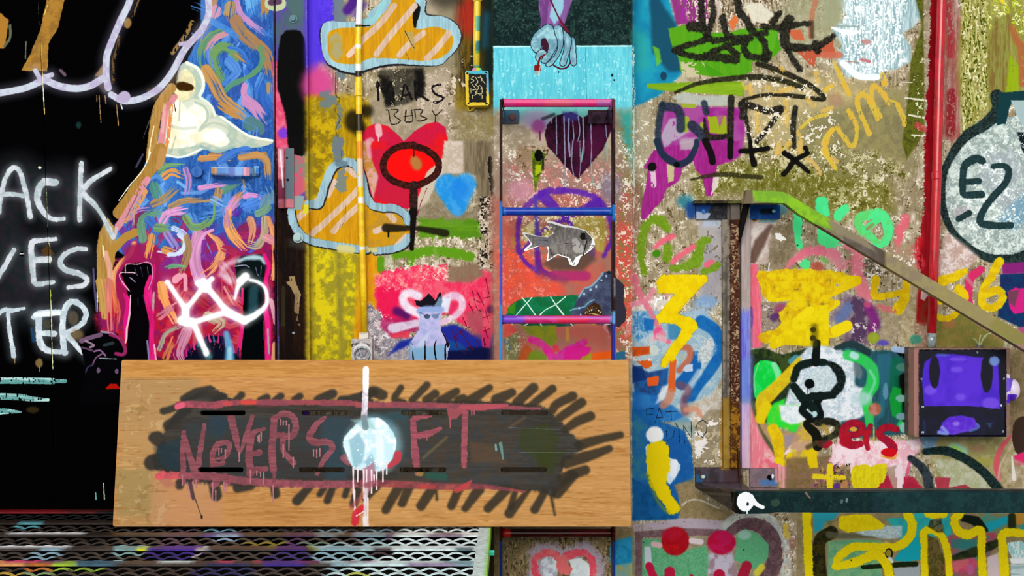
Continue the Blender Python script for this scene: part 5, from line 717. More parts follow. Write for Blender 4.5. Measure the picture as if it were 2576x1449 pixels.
def paint_parts():
    """paint on everything fixed in front of the wall, same pixel grid as the wall sheet"""
    C = Cv(-200, -160, 2980, 1770, 8); S, P, E, Z, CH, D = C.s_, C.p_, C.e_, C.z, C.chips, C.drip
    R = lambda x0, y0, x1, y1: [(x0, y0), (x1, y0), (x1, y1), (x0, y1)]
    P(R(-210, -170, 2790, 1620), '6a6058', 0, mix='54483c', fld='b', rough=0)
    # left conduit
    P(R(870, -170, 940, 1000), 'f6d21c', 2, mix='e8b814', fld='m')
    for y0, y1, c in [(-170, 62, 'e8eaf4'), (110, 122, 'f4ece8'), (160, 180, 'eaf2f6'), (62, 66, '201808'), (178, 192, '141210'), (286, 330, '1a1608'), (328, 336, 'b89c20'), (355, 400, 'f09020'), (398, 440, 'ecd0b0'), (440, 470, 'd8dcd0'), (495, 512, 'f8ece4'), (620, 628, 'e8e8f0')]:
        P(R(870, y0, 940, y1), c, 4, .95)
    P(R(870, -170, 906, 60), 'ffffff', 6, .6); P(R(870, 700, 905, 1000), 'f6e8d0', 3, .5); P(R(870, 835, 945, 1000), 'cfc4bc', 4, mix='a8a0a0', fld='f'); P(R(895, 838, 930, 850), 'e0d8c8', 3); E(906, 868, 26, 6, '2c2428', 3, .8, dry=.3); E(910, 884, 22, 22, 'dcd8d8', 4); E(910, 886, 14, 14, '6c6470', 4, mix='b0a8ac', fld='f')
    P(R(960, -170, 1239, 300), 'e8c83c', 3, mix='d8b828', fld='b')
    # right conduit and its box
    for y0, y1, c in [(-60, -4, '8a7a30'), (40, 78, '3c9c94'), (78, 92, 'e8d02c'), (102, 128, '1c7088'), (128, 134, '58a050'), (168, 180, '48b8b8')]: P(R(1196, y0, 1215, y1), c, 5, .85)
    P('1170,165 1235,165 1240,240 1215,210 1170,178', '3cacc8', 8, .95); P('1218,190 1240,190 1240,240 1228,236', '58a8cc', 6, .9); E(1200, 173, 8, 5, 'b8d820', 4); E(1190, 174, 8, 5, 'c888a0', 4)
    for x, y in [(1175, 184), (1221, 182), (1178, 260), (1223, 261), (1182, 273)]: E(x, y, 2.2, 2.2, '1a1408', 1)
    P(R(1179, 186, 1223, 257), '050505', 1)
    for t in ['1184,198 1192,202 1184,208', '1196,194 1202,206 1196,212 1204,220 1196,232 1206,236', '1208,190 1212,200 1220,210', '1188,212 1196,222', '1184,222 1184,234', '1206,214 1212,220 1208,224', '1188,226 1200,224', '1188,248 1188,240 1194,239', '1206,239 1212,239 1212,248', '1212,196 1210,204', '1186,194 1192,192', '1200,230 1196,238', '1212,222 1212,234 1206,236', '1202,194 1208,194']:
        S(t, 1.8, 'e8dca0', 1, .95, rough=0)
    # ladder: pink, blue and rusty stretches
    P(R(1245, 235, 1560, 1620), '30140e', 2, mix='1c0c0a', fld='c')
    P(R(1266, 240, 1536, 275), 'd81c6c', 4, mix='c43070', fld='m'); P(R(1370, 240, 1440, 275), 'c85060', 20, .7); P(R(1500, 240, 1542, 275), '9c4c90', 10, .8); S('1268,252 1536,252', 3, 'ec88b0', 2, .6)
    P(R(1245, 515, 1560, 556), '0c44a4', 4, mix='1430a0', fld='m'); P(R(1245, 505, 1272, 640), '2c70c0', 8, .9); P(R(1245, 640, 1268, 770), '5a3ca8', 14, mix='3c50b8'); P(R(1245, 765, 1270, 1000), '2c84cc', 8); P(R(1534, 515, 1560, 550), '1c6cb4', 6)
    P(R(1262, 790, 1330, 820), '7c3cc0', 14); P(R(1320, 790, 1560, 820), 'c8206c', 20, mix='d83888', fld='m'); P(R(1400, 790, 1480, 820), 'e0284c', 20, .8); P(R(1534, 782, 1560, 815), '58a8d4', 8, .9); P(R(1534, 815, 1560, 1000), '1c30a0', 10); S('1300,798 1540,798', 4, 'b878d8', 3, .8); P(R(1544, 700, 1560, 745), 'a8c4d8', 8, .7)
    P(R(1245, 1322, 1560, 1352), '5c0c08', 4, mix='300806', fld='h'); P(R(1264, 1322, 1284, 1352), 'c42014', 6); P(R(1245, 1362, 1560, 1620), '0c3480', 6, mix='102860'); P(R(1542, 245, 1560, 320), '5c3030', 10, .9); 
    P(R(1263, 277, 1308, 312), '2c5c74', 3, mix='4a4450', fld='m'); E(1289, 294, 12, 10, '5c4448', 4); P(R(1478, 280, 1542, 313), '1c0a14', 3, mix='3a2438')
    # door pull, knob and hinge
    P(R(470, 405, 522, 460), '2c5ca4', 3, mix='3c6cb4', fld='m'); P(R(522, 400, 665, 460), '3c78c4', 4, mix='5088cc', fld='m'); P(R(526, 410, 545, 445), 'b88858', 5); P(R(522, 400, 665, 421), 'a8c8ec', 2, .8); P(R(522, 436, 665, 460), '14305c', 3, .7); S('600,410 600,445', 20, '7ca8e0', 6, .8); P(R(612, 410, 628, 445), 'd894a8', 5); P(R(575, 410, 590, 445), '5060b0', 8, .8); P(R(632, 410, 642, 445), 'b8e0f0', 4, .8)  # pull's pale top and dark lower bands are painted-in highlight and shade
    P(R(692, 360, 745, 540), 'c8707c', 4, mix='b86474'); P(R(700, 375, 716, 420), 'e09aa8', 4); P(R(718, 370, 738, 500), '5c6c74', 3); P(R(692, 450, 716, 500), '7c3448', 8); E(722, 397, 3, 3, '080808', 1); E(723, 452, 3, 3, '080808', 1); S('705,380 712,470', 4, 'f8e8f0', 2, .9)
    E(738, 48, 12, 12, '5c8088', 3); E(750, 598, 14, 14, 'a8c4c4', 3)
    # pasted paper fish
    Z(1200, 360, 3.622)
    P(R(380, 680, 1120, 1160), 'fbfbf8', 2)
    P('430,825 540,845 640,855 700,825 710,770 650,722 720,740 790,768 900,775 980,800 1040,850 1045,900 1020,960 960,1010 900,1040 870,1090 855,1060 830,1035 740,1010 700,1020 645,1060 660,1000 650,945 560,935 500,950 440,975 500,920 470,870', '8c8680', 4, mix='6c6661', fld='d')
    P('700,860 900,800 1000,880 900,1020 740,1000', '7a746e', 30, .5, dry=.4); P('860,880 900,860 960,930 980,1000 900,1000 870,960', 'b4aea8', 10, .9); P('540,850 690,870 640,930 540,930', '6e6a78', 20, .6)
    P('640,725 720,745 760,770 700,820', '5c5854', 8, .8, dry=.3); P('440,830 520,860 520,900 480,960 510,900', '6a6662', 8, .8, dry=.3); P('655,950 715,1010 650,1058', '5c5854', 8, .8, dry=.3)
    E(965, 850, 30, 32, '0c0c0c', 5); P('985,805 1040,850 1040,880 990,890', '54504c', 8, .9); S('1000,890 980,960 950,1060 890,1140', 9, '141414', 4); S('930,950 960,880 1000,870', 6, '1c1c1c', 3); S('1040,870 980,930', 6, '2c2c2c', 3)
    for t in ['800,910 850,915 890,900', '820,930 890,925', '850,950 900,930', '890,890 895,930', '760,1000 770,1020', '790,1005 800,1025', '820,1010 825,1030', '850,1015 852,1036', '660,960 690,1040', '670,1000 700,1020', '850,1080 900,1035 880,1110', '560,880 640,890', '980,1000 1060,930 1030,935']: S(t, 4, '2c2a28', 3, .85)
    # bracket plates, arm and cross bars
    Z(1600, 360, 3.622)
    P(R(520, 480, 1320, 560), '5c5c2c', 4, mix='2c2414'); P(R(530, 550, 830, 700), '34343c', 3, mix='1c1c20', fld='c'); P('545,560 700,560 640,640 545,640', '144898', 30, .9); P('545,620 680,640 640,695 545,695', 'b8c4dc', 20, .85); P(R(1035, 560, 1320, 700), '0c50a0', 3, mix='0c3c80', fld='m'); S('1150,620 1240,620', 50, '081418', 30, .9); E(612, 620, 16, 18, '3c78b8', 4); E(1255, 618, 18, 18, '70c0d8', 5)
    P('960,380 1900,380 1900,900 1380,560 960,560', '8f8468', 4, mix='7c7458', fld='m'); P('1050,420 1380,430 1560,560 1780,700 1800,800 1500,700 1350,560 1080,530', '86c01c', 30, .97, mix='74a828', fld='m'); P('985,400 1060,400 1060,540 985,560', '6c5c44', 14, .9)
    P('1740,700 1990,760 2200,1000 1800,800', '8c8064', 30, .9)
    Z(0, 0, 1)
    P('2230,560 2776,880 2776,1120 2230,760', '8c7c64', 10, mix='988c60', fld='m'); S('2380,740 2500,820', 60, '9c9058', 24, .7); S('2520,830 2700,940', 60, '8c8444', 20, .8)
    Z(1560, 1030, 3.458)
    P('640,495 1060,495 1060,700 640,700', '504650', 4, mix='3c3438', fld='m'); P('650,560 760,560 700,640 650,640', '2c5c8c', 24, .8); P('900,510 1020,510 1020,640 900,640', '4c3438', 20, .7); P('1120,495 1380,495 1380,700 1120,700', '8a7078', 4, mix='74646c', fld='m'); P('1220,610 1370,610 1370,660 1220,660', '4c78b0', 14, .9); P('1340,500 1380,500 1380,640 1350,640', 'e08c98', 8, .8); E(718, 580, 26, 26, '5c4448', 4); E(722, 585, 18, 18, 'b8dcd8', 4); E(1300, 590, 24, 22, '08080c', 4); E(1325, 580, 14, 22, 'e8f0f0', 5)
    P('640,690 1000,690 1100,930 980,930 640,740', '3c342c', 4, mix='544840'); S('700,730 960,740', 24, '6c6058', 14, .8)
    P('1000,700 5000,700 5000,930 1000,930', '14302f', 3, mix='0e2426', fld='m'); P('2200,700 5000,700 5000,930 2200,930', '1e4144', 60, .6, mix='18343a'); P('960,720 1020,710 1060,920 980,900', '050505', 5, .9)
    E(1350, 810, 40, 34, '34503c', 14, .8); S('1610,720 1650,770', 16, '8c6858', 5); E(1925, 800, 14, 20, '5c6c6c', 8, .8); E(1970, 790, 10, 22, '8c9894', 5, .8); CH('1100,720 3500,720 3500,890 1100,890', '2c4c48', .03, 'f', 10, .6)
    E(1088, 800, 76, 84, 'fbfbff', 6); S('1130,760 1180,820 1240,850', (60, 40, 30), 'f8f8fc', 5); S('1100,870 1103,905', 12, 'f4f4f8', 3); E(1108, 820, 10, 14, '182c30', 4)
    # purple switch box with painted mask
    Z(2036, 680, 3.293)
    P(R(820, 610, 1800, 1400), '9c7c68', 4, mix='8a6c5c', fld='m'); P('820,650 910,660 905,1370 820,1330', 'b07c74', 10, .8)
    P(R(905, 655, 1630, 1380), '060618', 3, mix='0c0c2c', fld='b'); P('950,760 1040,700 1180,690 1400,720 1560,720 1580,1150 1420,1130 950,1130 930,900', '4a1cd0', 14, .98, mix='5c28e0', fld='b')
    for x, y, a, b in [(1220, 820, 50, 24), (1250, 1050, 44, 30), (1500, 1100, 70, 50), (1230, 735, 70, 16), (1000, 990, 50, 40)]: E(x, y, a, b, '8058f0', 30, .7)
    E(1035, 840, 44, 136, '08061c', 14); E(1470, 850, 50, 160, '08061c', 14); E(1530, 750, 44, 40, '7ca8e0', 20, .85); E(1100, 700, 60, 14, '4c68d0', 14, .7); S('1600,720 1600,1000', 30, '060618', 10); S('940,1130 1280,1128 1430,1140 1600,1160', 8, '04040c', 4)
    P('1060,1350 1100,1260 1160,1210 1260,1200 1360,1220 1400,1290 1330,1330 1200,1360', '5a20d8', 14, .97, mix='6c38e0'); S('1070,1340 1140,1350 1100,1300', 30, '90b8e8', 20, .7); E(1215, 1270, 30, 20, '9c7cf4', 20, .8); S('1390,1270 1400,1300 1330,1330', 20, '5878c8', 14, .8); P('1460,1260 1520,1260 1500,1310', '2c4468', 10, .8); S('950,1250 955,1340', 20, '242c6c', 14, .7)
    for x, y in [(1392, 680), (930, 900), (1610, 898), (940, 1130), (1590, 1120), (938, 1340), (1605, 1333)]: E(x, y, 7, 9, 'd8e0f0', 4)
    P(R(1632, 860, 1800, 1100), 'ecdcf0', 3); P('1632,890 1690,890 1660,1000 1632,1010', '7c5ce0', 8); P('1640,1020 1720,1030 1700,1100 1632,1100', '5424c8', 10); E(1725, 1060, 14, 14, 'e07090', 6)
    # red pipe
    Z(0, 0, 1)
    pass
    P(R(1815, 552, 1862, 1180), '4c2818', 3, mix='34140c', fld='c'); CH(R(1836, 560, 1860, 1010), '9c8868 b09070 6c4830', .15, 'c', 4); P(R(1836, 1010, 1862, 1180), 'a87414', 6, .85, mix='4c2c10', fld='c'); P(R(1815, 552, 1836, 1180), '8c8070', 3, mix='5c5448', fld='m'); P(R(1815, 1000, 1836, 1180), 'b0821c', 14, .7); P(R(1824, 660, 1829, 1000), '44403c', 3, .6)
    for t in ['1240,1325 1228,1449']: S(t, 4, '8cd830', 2)
    return C
#PAINT_END
# ================================================================= helpers
X0, Y0, TW, TH = -200, -160, 2980, 1770
def W(px, py, d=0.0):
    """photo pixel seen on a wall-parallel plane d metres in front of the wall -> point of the place"""
    s = (DC-d)/F
    return Vector(((px-1288)*s, -d, ZC-(py-724.5)*s))
def sheet_uv(co):
    s = (DC+co.y)/F
    return ((co.x/s+1288-X0)/TW, 1-((ZC-co.z)/s+724.5-Y0)/TH)
def make_image(name, C):
    h, w = C.a.shape[:2]
    im = bpy.data.images.new(name, w, h, alpha=False)
    b = np.ones((h, w, 4), np.float32); b[..., :3] = np.clip(C.a[::-1], 0, 1)
    im.pixels.foreach_set(b.ravel()); im.update(); im.pack()
    return im
def nmat(name):
    m = bpy.data.materials.new(name); m.use_nodes = True
    nt = m.node_tree; return m, nt, nt.nodes['Principled BSDF']
def nd(nt, t, **k):
    n = nt.nodes.new(t)
    for a, v in k.items():
        if a in n.inputs: n.inputs[a].default_value = v
        else: setattr(n, a, v)
    return n
def bump(nt, bs, scale, dist, strength=.5, vec=(1, 1, 1), detail=4):
    tc = nd(nt, 'ShaderNodeTexCoord'); mp = nd(nt, 'ShaderNodeMapping'); mp.inputs['Scale'].default_value = vec
    no = nd(nt, 'ShaderNodeTexNoise', Scale=scale, Detail=detail, Roughness=.6)
    bp = nd(nt, 'ShaderNodeBump', Strength=strength, Distance=dist)
    nt.links.new(tc.outputs['Object'], mp.inputs[0]); nt.links.new(mp.outputs[0], no.inputs['Vector'])
    nt.links.new(no.outputs[0], bp.inputs['Height']); nt.links.new(bp.outputs[0], bs.inputs['Normal'])
    return no, mp
def mult(nt, bs, colsock, fac):
    mx = nd(nt, 'ShaderNodeMix', data_type='RGBA', blend_type='MULTIPLY'); mx.inputs[0].default_value = 1
    nt.links.new(colsock, mx.inputs[6]); mx.inputs[7].default_value = (fac, fac, fac, 1)
    nt.links.new(mx.outputs[2], bs.inputs['Base Color']); return mx
def sheet_mat(name, im, rough=.6, spec=.3, sc=90, dist=.004, strength=.45, vec=(1, 1, .22), clip=True, fac=.88, grain=.0):
    m, nt, bs = nmat(name)
    tx = nd(nt, 'ShaderNodeTexImage'); tx.image = im; tx.extension = 'CLIP' if clip else 'EXTEND'; tx.interpolation = 'Linear'
    uv = nd(nt, 'ShaderNodeUVMap'); uv.uv_map = 'UVMap'; nt.links.new(uv.outputs[0], tx.inputs[0])
    no, mp = bump(nt, bs, sc, dist, strength, vec)
    if clip:                                   # bare plaster wherever the painted sheet ends
        rp = nd(nt, 'ShaderNodeValToRGB'); rp.color_ramp.elements[0].position = .35; rp.color_ramp.elements[1].position = .65
        rp.color_ramp.elements[0].color = (.27, .2, .13, 1); rp.color_ramp.elements[1].color = (.58, .5, .38, 1)
        n2 = nd(nt, 'ShaderNodeTexNoise', Scale=18, Detail=6); nt.links.new(mp.outputs[0], n2.inputs['Vector']); nt.links.new(n2.outputs[0], rp.inputs[0])
        mx = nd(nt, 'ShaderNodeMix', data_type='RGBA'); nt.links.new(tx.outputs[1], mx.inputs[0]); nt.links.new(rp.outputs[0], mx.inputs[6]); nt.links.new(tx.outputs[0], mx.inputs[7])
        mult(nt, bs, mx.outputs[2], fac)
    else: mult(nt, bs, tx.outputs[0], fac)
    bs.inputs['Roughness'].default_value = rough; bs.inputs['Specular IOR Level'].default_value = spec
    return m
def flat_mat(name, col, col2=None, rough=.6, spec=.3, metal=0, sc=40, dist=.002, strength=.4, attr=None):
    m, nt, bs = nmat(name)
    no, mp = bump(nt, bs, sc, dist, strength)
    if attr:
        a = nd(nt, 'ShaderNodeAttribute'); a.attribute_name = attr
        mx = nd(nt, 'ShaderNodeMix', data_type='RGBA', blend_type='MULTIPLY'); mx.inputs[0].default_value = 1
        rp = nd(nt, 'ShaderNodeValToRGB'); rp.color_ramp.elements[0].position = .3; rp.color_ramp.elements[1].position = .6
        rp.color_ramp.elements[0].color = (.62, .6, .6, 1); rp.color_ramp.elements[1].color = (1, 1, 1, 1)
        nt.links.new(no.outputs[0], rp.inputs[0]); nt.links.new(a.outputs[0], mx.inputs[6]); nt.links.new(rp.outputs[0], mx.inputs[7]); nt.links.new(mx.outputs[2], bs.inputs['Base Color'])
    else:
        rp = nd(nt, 'ShaderNodeValToRGB'); rp.color_ramp.elements[0].position = .38; rp.color_ramp.elements[1].position = .62
        rp.color_ramp.elements[0].color = (*lin(col), 1); rp.color_ramp.elements[1].color = (*lin(col2 or col), 1)
        nt.links.new(no.outputs[0], rp.inputs[0]); nt.links.new(rp.outputs[0], bs.inputs['Base Color'])
    bs.inputs['Roughness'].default_value = rough; bs.inputs['Specular IOR Level'].default_value = spec; bs.inputs['Metallic'].default_value = metal
    return m
def lin(c):
    v = hx(c) if isinstance(c, str) else np.array(c)
    return [float(x) for x in np.where(v < .04045, v/12.92, ((v+.055)/1.055)**2.4)]
root_of = {}
def empty(name, loc, label, cat, group=None):
    o = bpy.data.objects.new(name, None); scn.collection.objects.link(o); o.location = loc; o.empty_display_size = .05
    o['label'] = label; o['category'] = cat
    if group: o['group'] = group
    root_of[o.name] = Vector(loc); return o
def obj(name, bm, mat, parent=None, label=None, cat=None, kind=None, group=None, uv=True, smooth=False, base=None, bevel=0, seg=2):
    off = root_of[parent.name] if parent else (Vector(base) if base is not None else None)
    if bevel: bmesh.ops.bevel(bm, geom=[e for e in bm.edges if len(e.link_faces) == 2 and e.calc_face_angle(0) > .5], offset=bevel, segments=seg, profile=.6, affect='EDGES')
    bmesh.ops.recalc_face_normals(bm, faces=bm.faces)
    if uv:
        L = bm.loops.layers.uv.get('UVMap') or bm.loops.layers.uv.new('UVMap')
        if uv is True:
            for f in bm.faces:
                for l in f.loops: l[L].uv = sheet_uv(l.vert.co)
    if off is None:
        xs = [v.co for v in bm.verts]
        off = Vector((sum(c.x for c in xs)/len(xs), max(c.y for c in xs), min(c.z for c in xs)))
    me = bpy.data.meshes.new(name)
    for v in bm.verts: v.co -= off
    bm.to_mesh(me); bm.free()
    if smooth:
        for p in me.polygons: p.use_smooth = True
    me.materials.append(mat)
    o = bpy.data.objects.new(name, me); scn.collection.objects.link(o)
    if parent: o.parent = parent
    else: o.location = off
    root_of[o.name] = Vector(off)
    if label: o['label'] = label
    if cat: o['category'] = cat
    if kind: o['kind'] = kind
    if group: o['group'] = group
    return o
def prism(bm, poly, df, db, dd=None):
    """polygon in photo pixels on the plane df in front of the wall, pushed back to depth db; dd: front depth per corner"""
    fr = [W(x, y, dd[i] if dd else df) for i, (x, y) in enumerate(poly)]
    a = [bm.verts.new(p) for p in fr]
    b = [bm.verts.new((p.x, (-db if not dd else p.y+(df-db)), p.z)) for p in fr]
    bm.faces.new(a); bm.faces.new(b[::-1]); n = len(a)
    for i in range(n): bm.faces.new((a[i], b[i], b[(i+1) % n], a[(i+1) % n]))
    return bm
def rect(x0, y0, x1, y1): return [(x0, y0), (x1, y0), (x1, y1), (x0, y1)]
def box(bm, x0, x1, y0, y1, z0, z1):
    v = [bm.verts.new((x, y, z)) for x in (x0, x1) for y in (y0, y1) for z in (z0, z1)]
    for f in [(0, 1, 3, 2), (4, 6, 7, 5), (0, 4, 5, 1), (2, 3, 7, 6), (0, 2, 6, 4), (1, 5, 7, 3)]: bm.faces.new([v[i] for i in f])
    return bm
def tube(bm, pts, r, n=16, cap=True):
    pts = [Vector(p) for p in pts]; rs = r if isinstance(r, (list, tuple)) else [r]*len(pts); rings = []
    up = None
    for i, p in enumerate(pts):
        t = (pts[min(i+1, len(pts)-1)]-pts[max(i-1, 0)]).normalized()
        if up is None: up = t.orthogonal().normalized()
        up = (up-t*up.dot(t)).normalized(); s = t.cross(up)
        rings.append([bm.verts.new(p+(up*math.cos(6.2832*k/n)+s*math.sin(6.2832*k/n))*rs[i]) for k in range(n)])
    for a, b in zip(rings, rings[1:]):
        for k in range(n): bm.faces.new((a[k], a[(k+1) % n], b[(k+1) % n], b[k]))
    if cap: bm.faces.new(rings[0][::-1]); bm.faces.new(rings[-1])
    return bm
def disc(bm, c, r, d0, d1, n=20, rx=None):
    """short round boss standing out from the wall between depths d0 and d1"""
    p = W(c[0], c[1], d1); tube(bm, [(p.x, -d0, p.z), (p.x, -d1, p.z)], r, n); return bm
def bolt(parent, px, py, d, r, mat, washer=True, name='bolt'):
    bm = bmesh.new(); p = W(px, py, d)
    if washer: tube(bm, [(p.x, -d+.001, p.z), (p.x, -d-.003, p.z)], r*1.5, 20)
    tube(bm, [(p.x, -d-.003, p.z), (p.x, -d-.003-r*.9, p.z)], r, 6)
    return obj(name, bm, mat, parent, bevel=r*.12, seg=1)
NB = bmesh.new
# ================================================================= materials
wall_im = make_image('wall_paint', paint_wall()); part_im = make_image('fixture_paint', paint_parts()); board_im = make_image('board_paint', paint_board())
M_wall = sheet_mat('painted_plaster', wall_im, .6, .03, 70, .006, .55)
M_door = sheet_mat('painted_steel_door', wall_im, .6, .0, 40, .002, .35)
M_paint = sheet_mat('painted_steel', part_im, .48, .07, 60, .0015, .35, clip=False)
M_gloss = sheet_mat('gloss_enamel', part_im, .25, .3, 30, .001, .25, clip=False)
M_paper = sheet_mat('pasted_paper', part_im, .8, .15, 60, .001, .3, clip=False)
M_board = sheet_mat('wood_laminate', board_im, .5, .05, 60, .0008, .25, (.2, 1, 2), clip=False)
M_edge = flat_mat('board_edge', 'a8783c', '8c6030', .6)
M_conc = flat_mat('bare_concrete', '8c7e68', 'a89a80', .85, sc=20, dist=.004)
M_floor = flat_mat('dark_asphalt', '2a2826', '3a3634', .9, sc=12, dist=.01)
M_steel = flat_mat('dull_grey_steel', '6c6660', '4c4642', .5, .4, sc=50)
M_rust = flat_mat('rusty_steel', '4a2a18', '2a160e', .8, .2, sc=60)
M_black = flat_mat('black_steel', '060606', '0c0b0a', .7, .08)
M_grate = flat_mat('painted_grating', 'ffffff', None, .42, .4, sc=60, attr='Col')
M_red = flat_mat('red_enamel', 'c40c20', 'a4061a', .22, .6, sc=25, strength=.15)
M_zinc = flat_mat('zinc_fastener', '9ca8a8', '6c7878', .35, .5, .4, sc=80)
M_green = flat_mat('pale_stem', 'c8d8a0', '8ca060', .6)
# ================================================================= the setting
bm = NB(); p = W(770, 0, 0); box(bm, p.x, 2.35, 0, .3, 0, 3.2); obj('wall_back', bm, M_wall, kind='structure', base=(0, 0, 0))
bm = NB(); box(bm, -2.35, p.x-.0005, .08, .3, 0, 3.2); obj('wall_left', bm, M_conc, kind='structure', base=(0, 0, 0))
bm = NB(); prism(bm, [(1240.5, -600), (1590, -600), (1591.5, 2060), (1243, 2060)], .06, 0); obj('wall_pilaster', bm, M_wall, kind='structure', bevel=.003, seg=1)
bm = NB(); box(bm, -2.35, 2.35, -4.2, .3, -.1, 0); obj('floor', bm, M_floor, kind='structure', uv=False, base=(0, 0, -.1))
LD = [(95, -600), (97, 0), (106, 200), (116, 480), (122, 640), (130, 900), (139, 1400), (150, 1950)]
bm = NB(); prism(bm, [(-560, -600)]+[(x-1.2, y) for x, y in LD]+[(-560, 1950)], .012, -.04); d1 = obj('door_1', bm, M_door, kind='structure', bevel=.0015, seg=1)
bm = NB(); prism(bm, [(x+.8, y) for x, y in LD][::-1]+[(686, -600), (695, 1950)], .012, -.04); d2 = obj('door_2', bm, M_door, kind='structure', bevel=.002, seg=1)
bm = NB(); prism(bm, [(690, -600), (767, -600), (779, 905), (784, 1950), (702, 1950), (698, 905)], .03, -.08); up = obj('trim_1', bm, M_wall, kind='structure', bevel=.002, seg=2)
for q, (x, y, r) in enumerate([(738, 48, .009), (750, 598, .011)]): bolt(up, x, y, .03, r, M_paint)
# door furniture
bm = NB(); disc(bm, (495, 432), .017, .012, .032); obj('door_knob', bm, M_paint, d2, bevel=.004, smooth=False)
bm = NB(); pts = []
for x, y, d in [(531, 430, .014), (531, 430, .048), (540, 430, .058), (580, 431, .060), (618, 431, .058), (632, 432, .048), (636, 432, .03), (640, 432, .014)]: pts.append((x, y, d))
for (x, y, d), (x2, y2, dd2) in zip(pts, pts[1:]):
    vs_ = [bm.verts.new(W(a, b, c)+Vector(o)) for a, b, c in ((x, y, d), (x2, y2, dd2)) for o in ((0, 0, .013), (0, 0, -.013))]
    th = Vector((0, .006, 0)) if abs(x2-x) > 3 else Vector((.006, 0, 0))
    v2 = [bm.verts.new(v.co+th) for v in vs_]
    for f in [(0, 1, 3, 2)]:
        bm.faces.new([vs_[i] for i in f]); bm.faces.new([v2[i] for i in f[::-1]])
    for a, b in ((0, 1), (1, 3), (3, 2), (2, 0)): bm.faces.new((vs_[a], v2[a], v2[b], vs_[b]))
bmesh.ops.remove_doubles(bm, verts=bm.verts, dist=.0003); obj('door_pull', bm, M_gloss, d2)
bm = NB(); prism(bm, rect(640, 418, 652, 444), .02, .012); obj('pull_mount', bm, M_paint, d2, bevel=.001)
bm = NB(); prism(bm, rect(718, 373, 739, 522), .036, .0301); hg = obj('hinge_leaf', bm, M_paint, up, bevel=.001)
bm = NB(); p = W(706, 372, .045); q = W(708, 524, .045); tube(bm, [p, q], .0105, 16); obj('hinge_barrel', bm, M_paint, up, smooth=True)
# ================================================================= conduits and boxes
def pipe(name, path, r, label, cat, mat, d, couplings=(), straps=()):
    e = empty(name, W(path[-1][0], path[-1][1], 0), label, cat)
    bm = NB(); tube(bm, [W(x, y, d) for x, y in path], r, 24); obj('pipe', bm, mat, e, smooth=True)
    for x, y0, y1, k in couplings:
        bm = NB(); tube(bm, [W(x, y0, d), W(x, y0+2, d), W(x, y1-2, d), W(x, y1, d)], [r*1.05, r*k, r*k, r*1.05], 24); obj('coupling', bm, mat, e, smooth=False)
    return e
pipe('yellow_conduit', [(912, -300), (908, -60), (905, 0), (901, 90), (902, 205), (903, 300), (905, 400), (909, 560), (914, 700), (917, 838)], .0098, 'long thin yellow conduit pipe running down the wall beside the red heart', 'pipe', M_gloss, .018, [(902, 206, 243, 1.3)])
pipe('short_yellow_conduit', [(1202, -300), (1201, 0), (1199, 100), (1199, 172)], .0108, 'short yellow and teal conduit pipe dropping into the black faced box', 'pipe', M_gloss, .02, [(1201, -6, 5, 1.35)])
e = empty('outlet_box', W(910, 935, 0), 'silver square outlet box with round socket under the long yellow conduit', 'outlet box')
bm = NB(); prism(bm, rect(884, 853, 936, 940), .04, 0); obj('box_body', bm, M_paint, e, bevel=.003)
bm = NB(); prism(bm, rect(903, 836, 926, 853), .03, .006); obj('conduit_connector', bm, M_paint, e, bevel=.003)
bm = NB(); p = W(911, 892, .04)
for R_, rr in ((.0225, .0035),):
    ring = [p+Vector((R_*math.cos(t*.2618), -.002, R_*math.sin(t*.2618))) for t in range(25)]
    tube(bm, ring, rr, 8, False)
obj('socket_ring', bm, M_zinc, e, uv=False, smooth=True)
bm = NB(); disc(bm, (911, 892), .015, .04, .047); obj('socket', bm, M_paint, e, bevel=.002)
bm = NB(); disc(bm, (911, 892), .006, .046, .050, 12); obj('screw', bm, M_zinc, e, bevel=.001)
e = empty('switch_box', W(1200, 266, 0), 'yellow and blue metal box with black scribbled face below the short conduit', 'electrical box')
bm = NB(); prism(bm, [(1170, 182), (1173, 178), (1187, 178), (1190, 171), (1209, 171), (1213, 178), (1226, 178), (1229, 182), (1231, 260), (1228, 265), (1177, 266), (1172, 262)], .045, .002); obj('box_body', bm, M_paint, e, bevel=.0025)
bm = NB(); prism(bm, [(1180, 190), (1184, 186), (1217, 186), (1221, 190), (1222, 250), (1218, 256), (1185, 256), (1181, 251)], .047, .0445); obj('face_plate', bm, M_paint, e, label='black face plate with scratched yellow marks', bevel=.0008)
bm = NB(); prism(bm, [(1173, 262), (1206, 264), (1188, 278), (1181, 280), (1176, 276)], .008, .001); obj('mounting_tab', bm, M_paint, e, bevel=.001)
bm = NB(); disc(bm, (1182, 272), .003, .008, .0105, 10); obj('screw', bm, M_black, e, uv=False)
for x, y in [(1175, 184), (1224, 183), (1178, 260), (1225, 260)]:
    bm = NB(); disc(bm, (x, y), .0022, .0445, .0465, 10); obj('screw', bm, M_black, e, uv=False)
e = pipe('red_conduit', [(2376, -300), (2369, 0), (2362, 220), (2357, 440), (2350, 650), (2344, 838)], .0138, 'glossy red conduit pipe running down to the purple faced box', 'pipe', M_red, .06, [(2357, 432, 452, 1.12)])
bm = NB(); tube(bm, [W(2344, 838, .06), W(2343, 876, .06)], .0141, 24); obj('pipe_end', bm, M_zinc, e, label='bare silver lower end', smooth=True)
e = empty('breaker_box', W(2420, 1098, 0), 'large wall box with purple and black painted cover below the red conduit', 'electrical box')
bm = NB(); prism(bm, rect(2300, 876, 2540, 1099), .085, 0); obj('box_body', bm, M_paint, e, bevel=.003)
